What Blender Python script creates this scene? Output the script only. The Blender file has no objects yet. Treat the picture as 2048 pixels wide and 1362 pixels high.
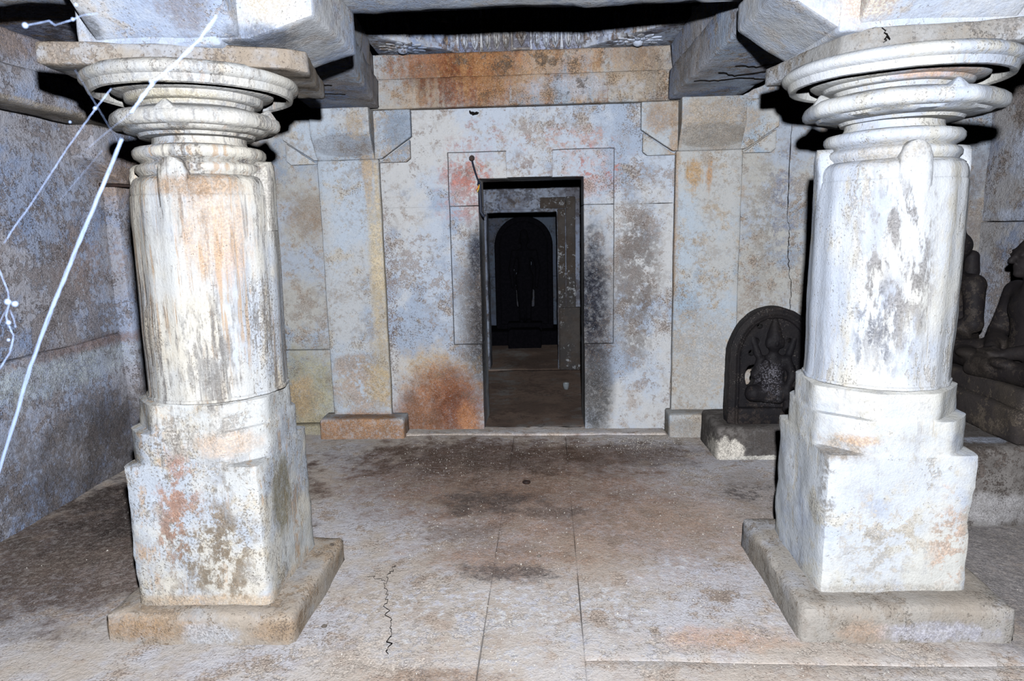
import bpy, bmesh, math, random
import numpy as np
from mathutils import Vector, Matrix

random.seed(7)
SC = bpy.context.scene
COL = SC.collection

# ------------------------------------------------------------------ camera, world, flash, exposure
cam_d = bpy.data.cameras.new('camera')
cam_d.sensor_width = 36.0
cam_d.lens = 36.0 * 1339.2 / 2048.0
cam_d.clip_start = 0.02
cam = bpy.data.objects.new('camera', cam_d)
COL.objects.link(cam)


def cam_matrix(pitch, roll, yaw, loc):
    fw = Vector((math.sin(yaw) * math.cos(pitch), math.cos(yaw) * math.cos(pitch), -math.sin(pitch)))
    r0 = Vector((math.cos(yaw), -math.sin(yaw), 0))
    d0 = fw.cross(r0)
    r = r0 * math.cos(roll) + d0 * math.sin(roll)
    d = -r0 * math.sin(roll) + d0 * math.cos(roll)
    m = Matrix(((r.x, -d.x, -fw.x, loc[0]), (r.y, -d.y, -fw.y, loc[1]), (r.z, -d.z, -fw.z, loc[2]), (0, 0, 0, 1)))
    return m


cam.matrix_world = cam_matrix(0.1701, 0.0217, -0.0554, (0, 0, 1.5))
cam_d.dof.use_dof = True
cam_d.dof.focus_distance = 2.9
cam_d.dof.aperture_fstop = 7.0
SC.camera = cam
SC.cycles.max_bounces = 3
SC.cycles.diffuse_bounces = 0
SC.cycles.glossy_bounces = 1
SC.cycles.use_adaptive_sampling = True
SC.cycles.adaptive_threshold = 0.04

world = bpy.data.worlds.new('world')
SC.world = world
world.use_nodes = True
world.node_tree.nodes['Background'].inputs[0].default_value = (0.55, 0.65, 0.9, 1)
world.node_tree.nodes['Background'].inputs[1].default_value = 0.0015

fl = bpy.data.lights.new('camera_flash', 'POINT')
fl.energy = 1.0
fl.shadow_soft_size = 0.022
fl.use_nodes = True
nt = fl.node_tree
em = nt.nodes['Emission']
em.inputs['Color'].default_value = (0.945, 0.972, 1.0, 1)
fo = nt.nodes.new('ShaderNodeLightFalloff')
fo.inputs['Strength'].default_value = 1.0
fo.inputs['Smooth'].default_value = 0.0
FLASH, F_CONST, F_LIN = 77.0, 0.20, 0.80
m1 = nt.nodes.new('ShaderNodeMath')
m1.operation = 'MULTIPLY'
nt.links.new(fo.outputs['Linear'], m1.inputs[0])
m1.inputs[1].default_value = FLASH * F_LIN * 2.25
m2 = nt.nodes.new('ShaderNodeMath')
m2.operation = 'MULTIPLY_ADD'
nt.links.new(fo.outputs['Constant'], m2.inputs[0])
m2.inputs[1].default_value = FLASH * F_CONST
nt.links.new(m1.outputs[0], m2.inputs[2])
nt.links.new(m2.outputs[0], em.inputs['Strength'])
flo = bpy.data.objects.new('camera_flash', fl)
flo.location = (0.05, -0.02, 1.73)
COL.objects.link(flo)

SC.view_settings.view_transform = 'Standard'
SC.view_settings.look = 'None'
SC.view_settings.gamma = 1.0
SC.view_settings.use_curve_mapping = False
SC.view_settings.exposure = 0.0


# ------------------------------------------------------------------ numpy noise
def _hash(ix, iy, iz, seed):
    h = (ix.astype(np.int64) * 374761393 + iy.astype(np.int64) * 668265263 + iz.astype(np.int64) * 2147483647 + seed * 974634777)
    h = (h ^ (h >> 13)) * 1274126177
    h = h & 0x7fffffff
    h = (h ^ (h >> 16))
    return (h & 0xffff) / 65535.0


def vnoise(P, freq, seed=0):
    Q = P * freq
    i = np.floor(Q).astype(np.int64)
    f = Q - i
    f = f * f * (3 - 2 * f)
    out = 0
    for dx in (0, 1):
        wx = f[:, 0] if dx else 1 - f[:, 0]
        for dy in (0, 1):
            wy = f[:, 1] if dy else 1 - f[:, 1]
            for dz in (0, 1):
                wz = f[:, 2] if dz else 1 - f[:, 2]
                out = out + wx * wy * wz * _hash(i[:, 0] + dx, i[:, 1] + dy, i[:, 2] + dz, seed)
    return out * 2 - 1


def fbm(P, freq, seed=0, oct=3):
    o = 0
    a = 1.0
    for k in range(oct):
        o = o + a * vnoise(P, freq * 2 ** k, seed + 17 * k)
        a *= 0.5
    return o / 1.75


# ------------------------------------------------------------------ object helpers
def root_loc(o):
    v = Vector((0, 0, 0))
    while o is not None:
        v += Vector(o.location)
        o = o.parent
    return v


def link_mesh(name, me, mat, parent=None, sharp=35):
    if mat is not None:
        me.materials.append(mat)
    for p in me.polygons:
        p.use_smooth = True
    if sharp:
        me.set_sharp_from_angle(angle=math.radians(sharp))
    o = bpy.data.objects.new(name, me)
    COL.objects.link(o)
    if parent is not None:
        off = root_loc(parent)
        me.transform(Matrix.Translation(-off))
        o.parent = parent
    return o


def mesh_np(name, V, F):
    me = bpy.data.meshes.new(name)
    me.from_pydata([tuple(v) for v in V], [], [tuple(int(i) for i in f) for f in F])
    me.update()
    return me


def empty(name, loc, label=None, cat=None, group=None, kind=None):
    o = bpy.data.objects.new(name, None)
    o.empty_display_size = 0.1
    o.location = loc
    COL.objects.link(o)
    tag(o, label, cat, group, kind)
    return o


def tag(o, label=None, cat=None, group=None, kind=None):
    if label:
        o['label'] = label
    if cat:
        o['category'] = cat
    if group:
        o['group'] = group
    if kind:
        o['kind'] = kind
    return o


def displace_bm(bm, amp, freq, seed, chip=0.0, oct=3):
    bm.normal_update()
    P = np.array([v.co[:] for v in bm.verts])
    N = np.array([v.normal[:] for v in bm.verts])
    d = fbm(P, freq, seed, oct) * amp
    P = P + N * d[:, None]
    for v, p in zip(bm.verts, P):
        v.co = p


def bm_refine(bm, maxlen, rounds=7):
    bmesh.ops.triangulate(bm, faces=bm.faces[:])
    for _ in range(rounds):
        es = [e for e in bm.edges if e.calc_length() > maxlen]
        if not es:
            break
        bmesh.ops.subdivide_edges(bm, edges=es, cuts=1)
        ng = [f for f in bm.faces if len(f.verts) > 3]
        if ng:
            bmesh.ops.triangulate(bm, faces=ng)


def prism(name, poly, axis, a0, a1, mat, parent=None, bev=0.006, maxlen=0.05, amp=0.003, freq=7.0, seed=0, sharp=35):
    """polygon in a plane, extruded along an axis: poly is a list of 2-D points
    (axis y -> (x,z); axis x -> (y,z); axis z -> (x,y))"""
    bm = bmesh.new()

    def to3(p, a):
        if axis == 'y':
            return (p[0], a, p[1])
        if axis == 'x':
            return (a, p[0], p[1])
        return (p[0], p[1], a)
    v0 = [bm.verts.new(to3(p, a0)) for p in poly]
    v1 = [bm.verts.new(to3(p, a1)) for p in poly]
    n = len(poly)
    bm.faces.new(v0)
    bm.faces.new(v1[::-1])
    for i in range(n):
        bm.faces.new((v0[i], v1[i], v1[(i + 1) % n], v0[(i + 1) % n]))
    bmesh.ops.recalc_face_normals(bm, faces=bm.faces[:])
    if bev > 0:
        bmesh.ops.bevel(bm, geom=bm.edges[:], offset=bev, segments=2, profile=0.5, affect='EDGES', clamp_overlap=True)
    bm_refine(bm, maxlen)
    if amp > 0:
        displace_bm(bm, amp, freq, seed)
    me = bpy.data.meshes.new(name)
    bm.to_mesh(me)
    bm.free()
    return link_mesh(name, me, mat, parent, sharp)


def rbox(name, x0, x1, y0, y1, z0, z1, mat, parent=None, bev=0.008, step=0.06, amp=0.003, freq=6.0, seed=0, chip=0.006, sharp=50, warp=None):
    """stone block: gridded box with rounded, chipped edges and an uneven face"""
    lo = np.array([x0, y0, z0], float)
    hi = np.array([x1, y1, z1], float)
    r = min(bev, 0.45 * (hi - lo).min())

    def line(a, b):
        n = max(1, int(math.ceil((b - a - 2 * r) / step)))
        mid = np.linspace(a + r, b - r, n + 1)
        return np.concatenate(([a, a + r * 0.3], mid, [b - r * 0.3, b]))
    L = [line(lo[k], hi[k]) for k in range(3)]
    V = []
    F = []
    idx = {}

    def vid(i, j, k):
        key = (i, j, k)
        if key not in idx:
            idx[key] = len(V)
            V.append((L[0][i], L[1][j], L[2][k]))
        return idx[key]
    nx, ny, nz = [len(l) - 1 for l in L]
    for i in range(nx):
        for j in range(ny):
            F.append((vid(i, j, 0), vid(i, j + 1, 0), vid(i + 1, j + 1, 0), vid(i + 1, j, 0)))
            F.append((vid(i, j, nz), vid(i + 1, j, nz), vid(i + 1, j + 1, nz), vid(i, j + 1, nz)))
    for i in range(nx):
        for k in range(nz):
            F.append((vid(i, 0, k), vid(i + 1, 0, k), vid(i + 1, 0, k + 1), vid(i, 0, k + 1)))
            F.append((vid(i, ny, k), vid(i, ny, k + 1), vid(i + 1, ny, k + 1), vid(i + 1, ny, k)))
    for j in range(ny):
        for k in range(nz):
            F.append((vid(0, j, k), vid(0, j, k + 1), vid(0, j + 1, k + 1), vid(0, j + 1, k)))
            F.append((vid(nx, j, k), vid(nx, j + 1, k), vid(nx, j + 1, k + 1), vid(nx, j, k + 1)))
    V = np.array(V)
    q = np.clip(V, lo + r, hi - r)
    d = V - q
    dl = np.linalg.norm(d, axis=1)
    nd = d / np.maximum(dl, 1e-9)[:, None]
    V = q + nd * np.minimum(dl, r)[:, None]
    edge = (np.abs(d) > r * 0.2).sum(1) >= 2
    nn = fbm(V, freq, seed) * amp
    nn = nn - np.where(edge, np.abs(fbm(V, freq * 2.2, seed + 5)) * chip, 0)
    V = V + nd * nn[:, None]
    if warp is not None:
        V = warp(V)
    return link_mesh(name, mesh_np(name, V, F), mat, parent, sharp)


def lathe(name, prof, cx, cy, mat, parent=None, n=112, rfun=None, amp=0.002, freq=9.0, seed=0, sharp=40, cap=True, lean=(0, 0)):
    """profile [(r,z)], optional rfun(r,theta,z)->r"""
    th = np.linspace(0, 2 * math.pi, n, endpoint=False)
    V = []
    for (r, z) in prof:
        rr = np.full(n, r) if rfun is None else rfun(r, th, z)
        x = cx + lean[0] * z + rr * np.cos(th)
        y = cy + lean[1] * z + rr * np.sin(th)
        V.append(np.stack([x, y, np.full(n, z)], 1))
    V = np.concatenate(V)
    m = len(prof)
    F = []
    for k in range(m - 1):
        for i in range(n):
            j = (i + 1) % n
            F.append((k * n + i, k * n + j, (k + 1) * n + j, (k + 1) * n + i))
    rad = np.stack([V[:, 0] - cx, V[:, 1] - cy, np.zeros(len(V))], 1)
    rad = rad / np.maximum(np.linalg.norm(rad, axis=1), 1e-9)[:, None]
    V = V + rad * (fbm(V, freq, seed) * amp)[:, None]
    V[:, 2] += fbm(V, freq * 0.7, seed + 3) * amp * 0.6
    if cap:
        F.append(tuple(range(n))[::-1])
        F.append(tuple((m - 1) * n + i for i in range(n)))
    return link_mesh(name, mesh_np(name, V, F), mat, parent, sharp)


def dens(prof, step=0.03):
    out = [prof[0]]
    for a, b in zip(prof[:-1], prof[1:]):
        L = math.hypot(b[0] - a[0], b[1] - a[1])
        n = max(1, int(L / step))
        for k in range(1, n + 1):
            t = k / n
            out.append((a[0] + (b[0] - a[0]) * t, a[1] + (b[1] - a[1]) * t))
    return out


def tube(name, pts, rad, mat, parent=None, n=6, flat=1.0):
    pts = [Vector(p) for p in pts]
    V = []
    F = []
    for i, p in enumerate(pts):
        t = (pts[min(i + 1, len(pts) - 1)] - pts[max(i - 1, 0)]).normalized()
        a = t.cross(Vector((0.31, 0.2, 0.93)))
        if a.length < 1e-3:
            a = t.cross(Vector((1, 0, 0)))
        a.normalize()
        b = t.cross(a)
        r = rad[i] if isinstance(rad, (list, tuple)) else rad
        for k in range(n):
            an = 2 * math.pi * k / n
            V.append(p + a * (math.cos(an) * r) + b * (math.sin(an) * r * flat))
    for i in range(len(pts) - 1):
        for k in range(n):
            F.append((i * n + k, i * n + (k + 1) % n, (i + 1) * n + (k + 1) % n, (i + 1) * n + k))
    F.append(tuple(range(n))[::-1])
    F.append(tuple((len(pts) - 1) * n + k for k in range(n)))
    return link_mesh(name, mesh_np(name, V, F), mat, parent, 60)


def crack(name, pts, w, mat, parent, jag=0.01, seed=0, steps=10, up=(0, -1, 0)):
    """a thin open joint drawn as a narrow dark sliver lying in the surface"""
    rnd = random.Random(seed)
    P = []
    for a, b in zip(pts[:-1], pts[1:]):
        for k in range(steps):
            t = k / steps
            P.append(Vector(a).lerp(Vector(b), t) + Vector([rnd.uniform(-jag, jag) * (1 - abs(u)) for u in up]))
    P.append(Vector(pts[-1]))
    U = Vector(up)
    V = []
    F = []
    for i, p in enumerate(P):
        t = (P[min(i + 1, len(P) - 1)] - P[max(i - 1, 0)]).normalized()
        s = t.cross(U).normalized()
        ww = w * rnd.uniform(0.5, 1.2) * min(1, 0.3 + 4 * min(i, len(P) - 1 - i) / len(P))
        V += [p + s * ww + U * 0.0004, p + U * 0.0016, p - s * ww + U * 0.0004, p - U * 0.004]
    for i in range(len(P) - 1):
        for k in range(4):
            F.append((i * 4 + k, (i + 1) * 4 + k, (i + 1) * 4 + (k + 1) % 4, i * 4 + (k + 1) % 4))
    F.append((3, 2, 1, 0))
    e = (len(P) - 1) * 4
    F.append((e, e + 1, e + 2, e + 3))
    return link_mesh(name, mesh_np(name, V, F), mat, parent, 0)


# ------------------------------------------------------------------ smooth implicit bodies (surface nets)
def surface_nets(fn, lo, hi, h):
    lo = np.array(lo, float)
    hi = np.array(hi, float)
    n = np.ceil((hi - lo) / h).astype(int) + 1
    ax = [lo[k] + h * np.arange(n[k]) for k in range(3)]
    X, Y, Z = np.meshgrid(*ax, indexing='ij')
    D = fn(np.stack([X, Y, Z], -1).reshape(-1, 3)).reshape(n)
    s = D < 0
    c = [s[a:n[0] - 1 + a, b:n[1] - 1 + b, d:n[2] - 1 + d] for a in (0, 1) for b in (0, 1) for d in (0, 1)]
    tot = sum(q.astype(int) for q in c)
    act = (tot > 0) & (tot < 8)
    ids = -np.ones(act.shape, int)
    cells = np.argwhere(act)
    ids[act] = np.arange(len(cells))
    acc = np.zeros((len(cells), 3))
    cnt = np.zeros(len(cells))
    corners = [(a, b, d) for a in (0, 1) for b in (0, 1) for d in (0, 1)]
    for i, p in enumerate(corners):
        for q in corners[i + 1:]:
            if sum(abs(p[k] - q[k]) for k in range(3)) != 1:
                continue
            d0 = D[cells[:, 0] + p[0], cells[:, 1] + p[1], cells[:, 2] + p[2]]
            d1 = D[cells[:, 0] + q[0], cells[:, 1] + q[1], cells[:, 2] + q[2]]
            m = (d0 < 0) != (d1 < 0)
            t = np.where(m, d0 / np.where(np.abs(d0 - d1) < 1e-12, 1, d0 - d1), 0)
            pt = np.array(p)[None] + (np.array(q) - np.array(p))[None] * t[:, None]
            acc += np.where(m[:, None], pt, 0)
            cnt += m
    V = lo + h * (cells + acc / cnt[:, None])
    F = []
    for k in range(3):
        u, w = (k + 1) % 3, (k + 2) % 3
        sl0 = [slice(None)] * 3
        sl1 = [slice(None)] * 3
        sl0[k] = slice(0, n[k] - 1)
        sl1[k] = slice(1, n[k])
        a = s[tuple(sl0)]
        b = s[tuple(sl1)]
        e = np.argwhere(a != b)
        for off in [None]:
            ok = (e[:, u] > 0) & (e[:, w] > 0) & (e[:, u] < n[u] - 1) & (e[:, w] < n[w] - 1)
            e = e[ok]

            def cid(du, dw):
                g = e.copy()
                g[:, u] += du
                g[:, w] += dw
                return ids[g[:, 0], g[:, 1], g[:, 2]]
            q = np.stack([cid(-1, -1), cid(0, -1), cid(0, 0), cid(-1, 0)], 1)
            inside = a[e[:, 0], e[:, 1], e[:, 2]]
            q = np.where(inside[:, None], q, q[:, ::-1])
            F.append(q)
    return V, np.concatenate(F)


def sd_caps(P, a, b, ra, rb):
    a = np.array(a, float)
    b = np.array(b, float)
    ab = b - a
    t = np.clip(((P - a) @ ab) / max(ab @ ab, 1e-9), 0, 1)
    return np.linalg.norm(P - a - t[:, None] * ab, axis=1) - (ra + (rb - ra) * t)


def sd_ell(P, c, r):
    r = np.array(r, float)
    q = (P - np.array(c, float)) / r
    k0 = np.linalg.norm(q, axis=1)
    k1 = np.linalg.norm(q / r, axis=1)
    return k0 * (k0 - 1) / np.maximum(k1, 1e-9)


def sd_box(P, c, hsz, rr=0.01):
    q = np.abs(P - np.array(c, float)) - np.array(hsz, float) + rr
    return np.linalg.norm(np.maximum(q, 0), axis=1) + np.minimum(q.max(1), 0) - rr


def smin(a, b, k):
    h = np.clip(0.5 + 0.5 * (b - a) / k, 0, 1)
    return b * (1 - h) + a * h - k * h * (1 - h)


def body(prims, k=0.03):
    def fn(P):
        d = None
        for pr in prims:
            kk = k
            if pr[0] == 'c':
                e = sd_caps(P, *pr[1:5])
                if len(pr) > 5:
                    kk = pr[5]
            elif pr[0] == 'e':
                e = sd_ell(P, pr[1], pr[2])
                if len(pr) > 3:
                    kk = pr[3]
            elif pr[0] == 'b':
                e = sd_box(P, pr[1], pr[2], pr[3])
                if len(pr) > 4:
                    kk = pr[4]
            d = e if d is None else smin(d, e, kk)
        return d
    return fn


def body_mesh(name, prims, lo, hi, h, off, mat, parent, k=0.03, rotz=0.0, amp=0.0, seed=0):
    V, F = surface_nets(body(prims, k), lo, hi, h)
    if amp:
        V = V + (np.stack([fbm(V, 30, seed + j) for j in range(3)], 1)) * amp
    c, s = math.cos(rotz), math.sin(rotz)
    W = V.copy()
    W[:, 0] = c * V[:, 0] - s * V[:, 1] + off[0]
    W[:, 1] = s * V[:, 0] + c * V[:, 1] + off[1]
    W[:, 2] = V[:, 2] + off[2]
    return link_mesh(name, mesh_np(name, W, F), mat, parent, 0)


# ------------------------------------------------------------------ materials
def lin(c, k=1.0, top=0.92):
    o = []
    for v in c:
        v = v / 255.0
        v = v / 12.92 if v <= 0.04045 else ((v + 0.055) / 1.055) ** 2.4
        o.append(min(v * k, top))
    return (o[0], o[1], o[2], 1.0)


class NB:
    def __init__(self, name):
        self.m = bpy.data.materials.new(name)
        self.m.use_nodes = True
        self.t = self.m.node_tree
        self.t.nodes.clear()
        self.out = self.n('ShaderNodeOutputMaterial')
        self.bs = self.n('ShaderNodeBsdfPrincipled')
        self.l(self.bs.outputs[0], self.out.inputs[0])
        self.pos = self.n('ShaderNodeNewGeometry').outputs['Position']
        self.cache = {}

    def n(self, t):
        return self.t.nodes.new(t)

    def l(self, a, b):
        self.t.links.new(a, b)

    def val(self, s, v):
        if isinstance(v, (int, float)):
            s.default_value = v
        else:
            self.l(v, s)

    def math(self, op, a, b=0.0, c=None, clamp=False):
        m = self.n('ShaderNodeMath')
        m.operation = op
        m.use_clamp = clamp
        self.val(m.inputs[0], a)
        self.val(m.inputs[1], b)
        if c is not None:
            self.val(m.inputs[2], c)
        return m.outputs[0]

    def noise(self, scale, detail=4.0, rough=0.6, off=(0, 0, 0), stretch=(1, 1, 1), dist=0.0, color=False):
        key = (scale, detail, rough, tuple(off), tuple(stretch), dist)
        if key not in self.cache:
            mp = self.n('ShaderNodeMapping')
            mp.inputs['Location'].default_value = off
            mp.inputs['Scale'].default_value = stretch
            self.l(self.pos, mp.inputs['Vector'])
            x = self.n('ShaderNodeTexNoise')
            x.inputs['Scale'].default_value = scale
            x.inputs['Detail'].default_value = detail
            x.inputs['Roughness'].default_value = rough
            x.inputs['Distortion'].default_value = dist
            self.l(mp.outputs[0], x.inputs['Vector'])
            self.cache[key] = x
        x = self.cache[key]
        return x.outputs['Color'] if color else x.outputs[0]

    def ramp(self, v, a, b, smooth=True):
        m = self.n('ShaderNodeMapRange')
        m.interpolation_type = 'SMOOTHSTEP' if smooth else 'LINEAR'
        self.val(m.inputs['Value'], v)
        if a <= b:
            m.inputs['From Min'].default_value = a
            m.inputs['From Max'].default_value = b
            m.inputs['To Min'].default_value = 0
            m.inputs['To Max'].default_value = 1
        else:
            m.inputs['From Min'].default_value = b
            m.inputs['From Max'].default_value = a
            m.inputs['To Min'].default_value = 1
            m.inputs['To Max'].default_value = 0
        return m.outputs[0]

    def mix(self, f, a, b):
        m = self.n('ShaderNodeMix')
        m.data_type = 'RGBA'
        self.val(m.inputs[0], f)
        for s, v in ((m.inputs[6], a), (m.inputs[7], b)):
            if isinstance(v, tuple):
                s.default_value = v
            else:
                self.l(v, s)
        return m.outputs[2]


def plaster(name, cols, k=1.0, peel=None, streaks=(), specks=None, stains=(), bump=0.5, rough=0.95, seed=0, big=1.6, bumpd=0.006, fine=1.0, mott=0.5,
            dirt=(150, 140, 132), fleck=0.25, spec=0.12, vs=1.0, ss=24):
    """weathered limewash on stone. cols: coat colours; peel=(colour, cover 0..1, scale) bare patches; streaks=[(colour, cover, _)] runs of water;
    specks=(colour, cover, _) pitting; stains=[dict] local marks with a place and size of their own"""
    b = NB(name)
    so = (seed * 3.7, seed * 1.9, seed * 5.3)

    def chan(n):
        sp = b.n('ShaderNodeSeparateColor')
        b.l(n, sp.inputs[0])
        return sp.outputs
    L = chan(b.noise(big, 4, 0.6, so, color=True))
    M = chan(b.noise(6.5, 5, 0.66, (so[1], so[2], so[0]), (1, 1, vs), color=True))
    Fi = chan(b.noise(30 * fine, 5, 0.72, (so[2], so[0], so[1]), (1, 1, vs), color=True, dist=0.2))
    G = chan(b.noise(125 * fine, 2, 0.65, so, color=True))
    need_s = bool(streaks) or any('str' in q or 'bstr' in q for q in stains)
    St = chan(b.noise(ss, 4, 0.64, (so[1] + 4, so[0], so[2]), (1, 1, 0.035), color=True)) if need_s else Fi

    def off(v, ch, amt):
        return b.math('MULTIPLY_ADD', b.math('SUBTRACT', ch, 0.5), amt, v)
    c = lin(cols[0], k)
    if len(cols) > 1:
        c = b.mix(b.ramp(off(L[0], Fi[2], 0.25), 0.42, 0.58), c, lin(cols[1], k))
    if len(cols) > 2:
        c = b.mix(b.ramp(off(L[1], M[2], 0.5), 0.49, 0.62), c, lin(cols[2], k))
    if len(cols) > 3:
        c = b.mix(b.ramp(off(M[0], Fi[0], 0.4), 0.52, 0.66), c, lin(cols[3], k))
    # thin film of dirt and rubbed, mottled coat
    dm = b.ramp(off(off(Fi[0], M[2], 0.9), L[2], 0.5), 0.48, 0.70)
    c = b.mix(b.math('MULTIPLY', dm, mott), c, lin(dirt, k))
    c = b.mix(b.math('MULTIPLY', b.ramp(off(G[2], Fi[1], 0.8), 0.50, 0.72), mott * 0.55), c, lin([v * 0.62 for v in cols[0]], k))
    h = b.math('MULTIPLY_ADD', G[2], 0.4, b.math('MULTIPLY', Fi[0], 0.9))
    for i, (col, cover, _) in enumerate(streaks):
        m = b.math('MULTIPLY', b.ramp(off(St[i % 3], Fi[i % 3], 0.25), 0.60 - 0.16 * cover, 0.68 - 0.16 * cover), b.ramp(off(M[(i + 1) % 3], Fi[2], 0.5), 0.56 - 0.2 * cover, 0.70 - 0.2 * cover))
        c = b.mix(b.math('MULTIPLY', m, 0.75), c, lin(col, k))
        h = b.math('SUBTRACT', h, b.math('MULTIPLY', m, 0.2))
    pm = None
    if peel:
        col, cover, sc = peel
        v = off(off(off(Fi[1], M[1], 1.1), L[2], 0.9), G[0], 0.25)
        pm = b.ramp(v, 0.73 - 0.32 * cover, 0.79 - 0.32 * cover)
        pc = b.mix(b.ramp(G[1], 0.42, 0.62), lin(col, k), lin([min(255, q * 1.28) for q in col], k))
        c = b.mix(b.math('MULTIPLY', pm, 0.72), c, pc)
        h = b.math('SUBTRACT', h, b.math('MULTIPLY', pm, 0.4))
    for st in stains:
        ns = st.get('ns', 5.0)
        sd = int(st.get('sd', 0))
        mp = b.n('ShaderNodeVectorMath')
        mp.operation = 'SUBTRACT'
        b.l(b.pos, mp.inputs[0])
        mp.inputs[1].default_value = st['c']
        dv = b.n('ShaderNodeVectorMath')
        dv.operation = 'DIVIDE'
        b.l(mp.outputs[0], dv.inputs[0])
        dv.inputs[1].default_value = st['r']
        ln = b.n('ShaderNodeVectorMath')
        ln.operation = 'LENGTH'
        b.l(dv.outputs[0], ln.inputs[0])
        nz = st.get('nz', 0.9)
        v = ln.outputs['Value']
        if 'str' in st:
            v = off(v, St[sd % 3], nz * 2)
        else:
            v = off(v, M[sd % 3], nz * (2.2 if ns < 7 else 1.3))
        v = off(v, Fi[(sd + 1) % 3], nz * (0.8 if ns < 7 else 1.5))
        m = b.ramp(v, 1.0, 1.0 - st.get('soft', 0.6))
        if 'brk' in st:
            lo_, hi_, bs_ = st['brk']
            bn = St[(sd + 1) % 3] if 'bstr' in st else (off(G[sd % 3], Fi[(sd + 2) % 3], 0.6) if bs_ >= 40 else off(Fi[sd % 3], M[(sd + 1) % 3], 0.8))
            m = b.math('MULTIPLY', m, b.ramp(bn, lo_, hi_))
        else:
            m = b.math('MULTIPLY', m, b.math('MULTIPLY_ADD', b.ramp(off(Fi[(sd + 2) % 3], G[1], 0.5), 0.34, 0.56), 0.45, 0.55))
        m = b.math('MULTIPLY', m, st.get('s', 0.8))
        kk = st.get('k', k)
        sc_ = b.mix(b.ramp(off(G[sd % 3], M[2], 0.6), 0.40, 0.64), lin([q * 0.86 for q in st['col']], kk), lin([min(255, q * 1.10 + 6) for q in st['col']], kk))
        c = b.mix(m, c, sc_)
        if st.get('h'):
            h = b.math('SUBTRACT', h, b.math('MULTIPLY', m, st['h']))
    if fleck:
        c = b.mix(b.math('MULTIPLY', b.ramp(off(G[1], Fi[2], 0.7), 0.62, 0.70), fleck), c, lin([min(255, q * 1.12 + 8) for q in cols[0]], k))
    if specks:
        col, cover, sc = specks
        v = off(off(G[0], M[0], 0.75), L[1], 0.5)
        m = b.ramp(v, 0.70 - 0.16 * cover, 0.76 - 0.16 * cover)
        c = b.mix(b.math('MULTIPLY', m, 0.72), c, lin(col, k))
        h = b.math('SUBTRACT', h, b.math('MULTIPLY', m, 0.3))
    b.l(c, b.bs.inputs['Base Color'])
    b.bs.inputs['Roughness'].default_value = rough
    b.bs.inputs['Specular IOR Level'].default_value = spec
    bp = b.n('ShaderNodeBump')
    bp.inputs['Strength'].default_value = bump
    bp.inputs['Distance'].default_value = bumpd
    b.l(h, bp.inputs['Height'])
    b.l(bp.outputs[0], b.bs.inputs['Normal'])
    return b.m


def plain(name, col, rough=0.6, metal=0.0, k=1.0, spec=0.4, bumpy=0.0, sc=40, var=None):
    b = NB(name)
    c = lin(col, k)
    n = b.noise(sc, 5, 0.65)
    if var:
        c = b.mix(b.ramp(n, 0.42, 0.62), c, lin(var, k))
        b.l(c, b.bs.inputs['Base Color'])
    else:
        b.bs.inputs['Base Color'].default_value = c
    b.bs.inputs['Roughness'].default_value = rough
    b.bs.inputs['Metallic'].default_value = metal
    b.bs.inputs['Specular IOR Level'].default_value = spec
    if bumpy:
        bp = b.n('ShaderNodeBump')
        bp.inputs['Strength'].default_value = bumpy
        bp.inputs['Distance'].default_value = 0.006
        b.l(n, bp.inputs['Height'])
        b.l(bp.outputs[0], b.bs.inputs['Normal'])
    return b.m


def S(c, r, col, **kw):
    d = dict(c=c, r=r, col=col)
    d.update(kw)
    return d


# ------------------------------------------------------------------ the materials of this temple
KW = 1.0      # back wall coat
PALE = [(186, 194, 208), (196, 196, 198), (164, 176, 196), (178, 170, 166)]

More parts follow.
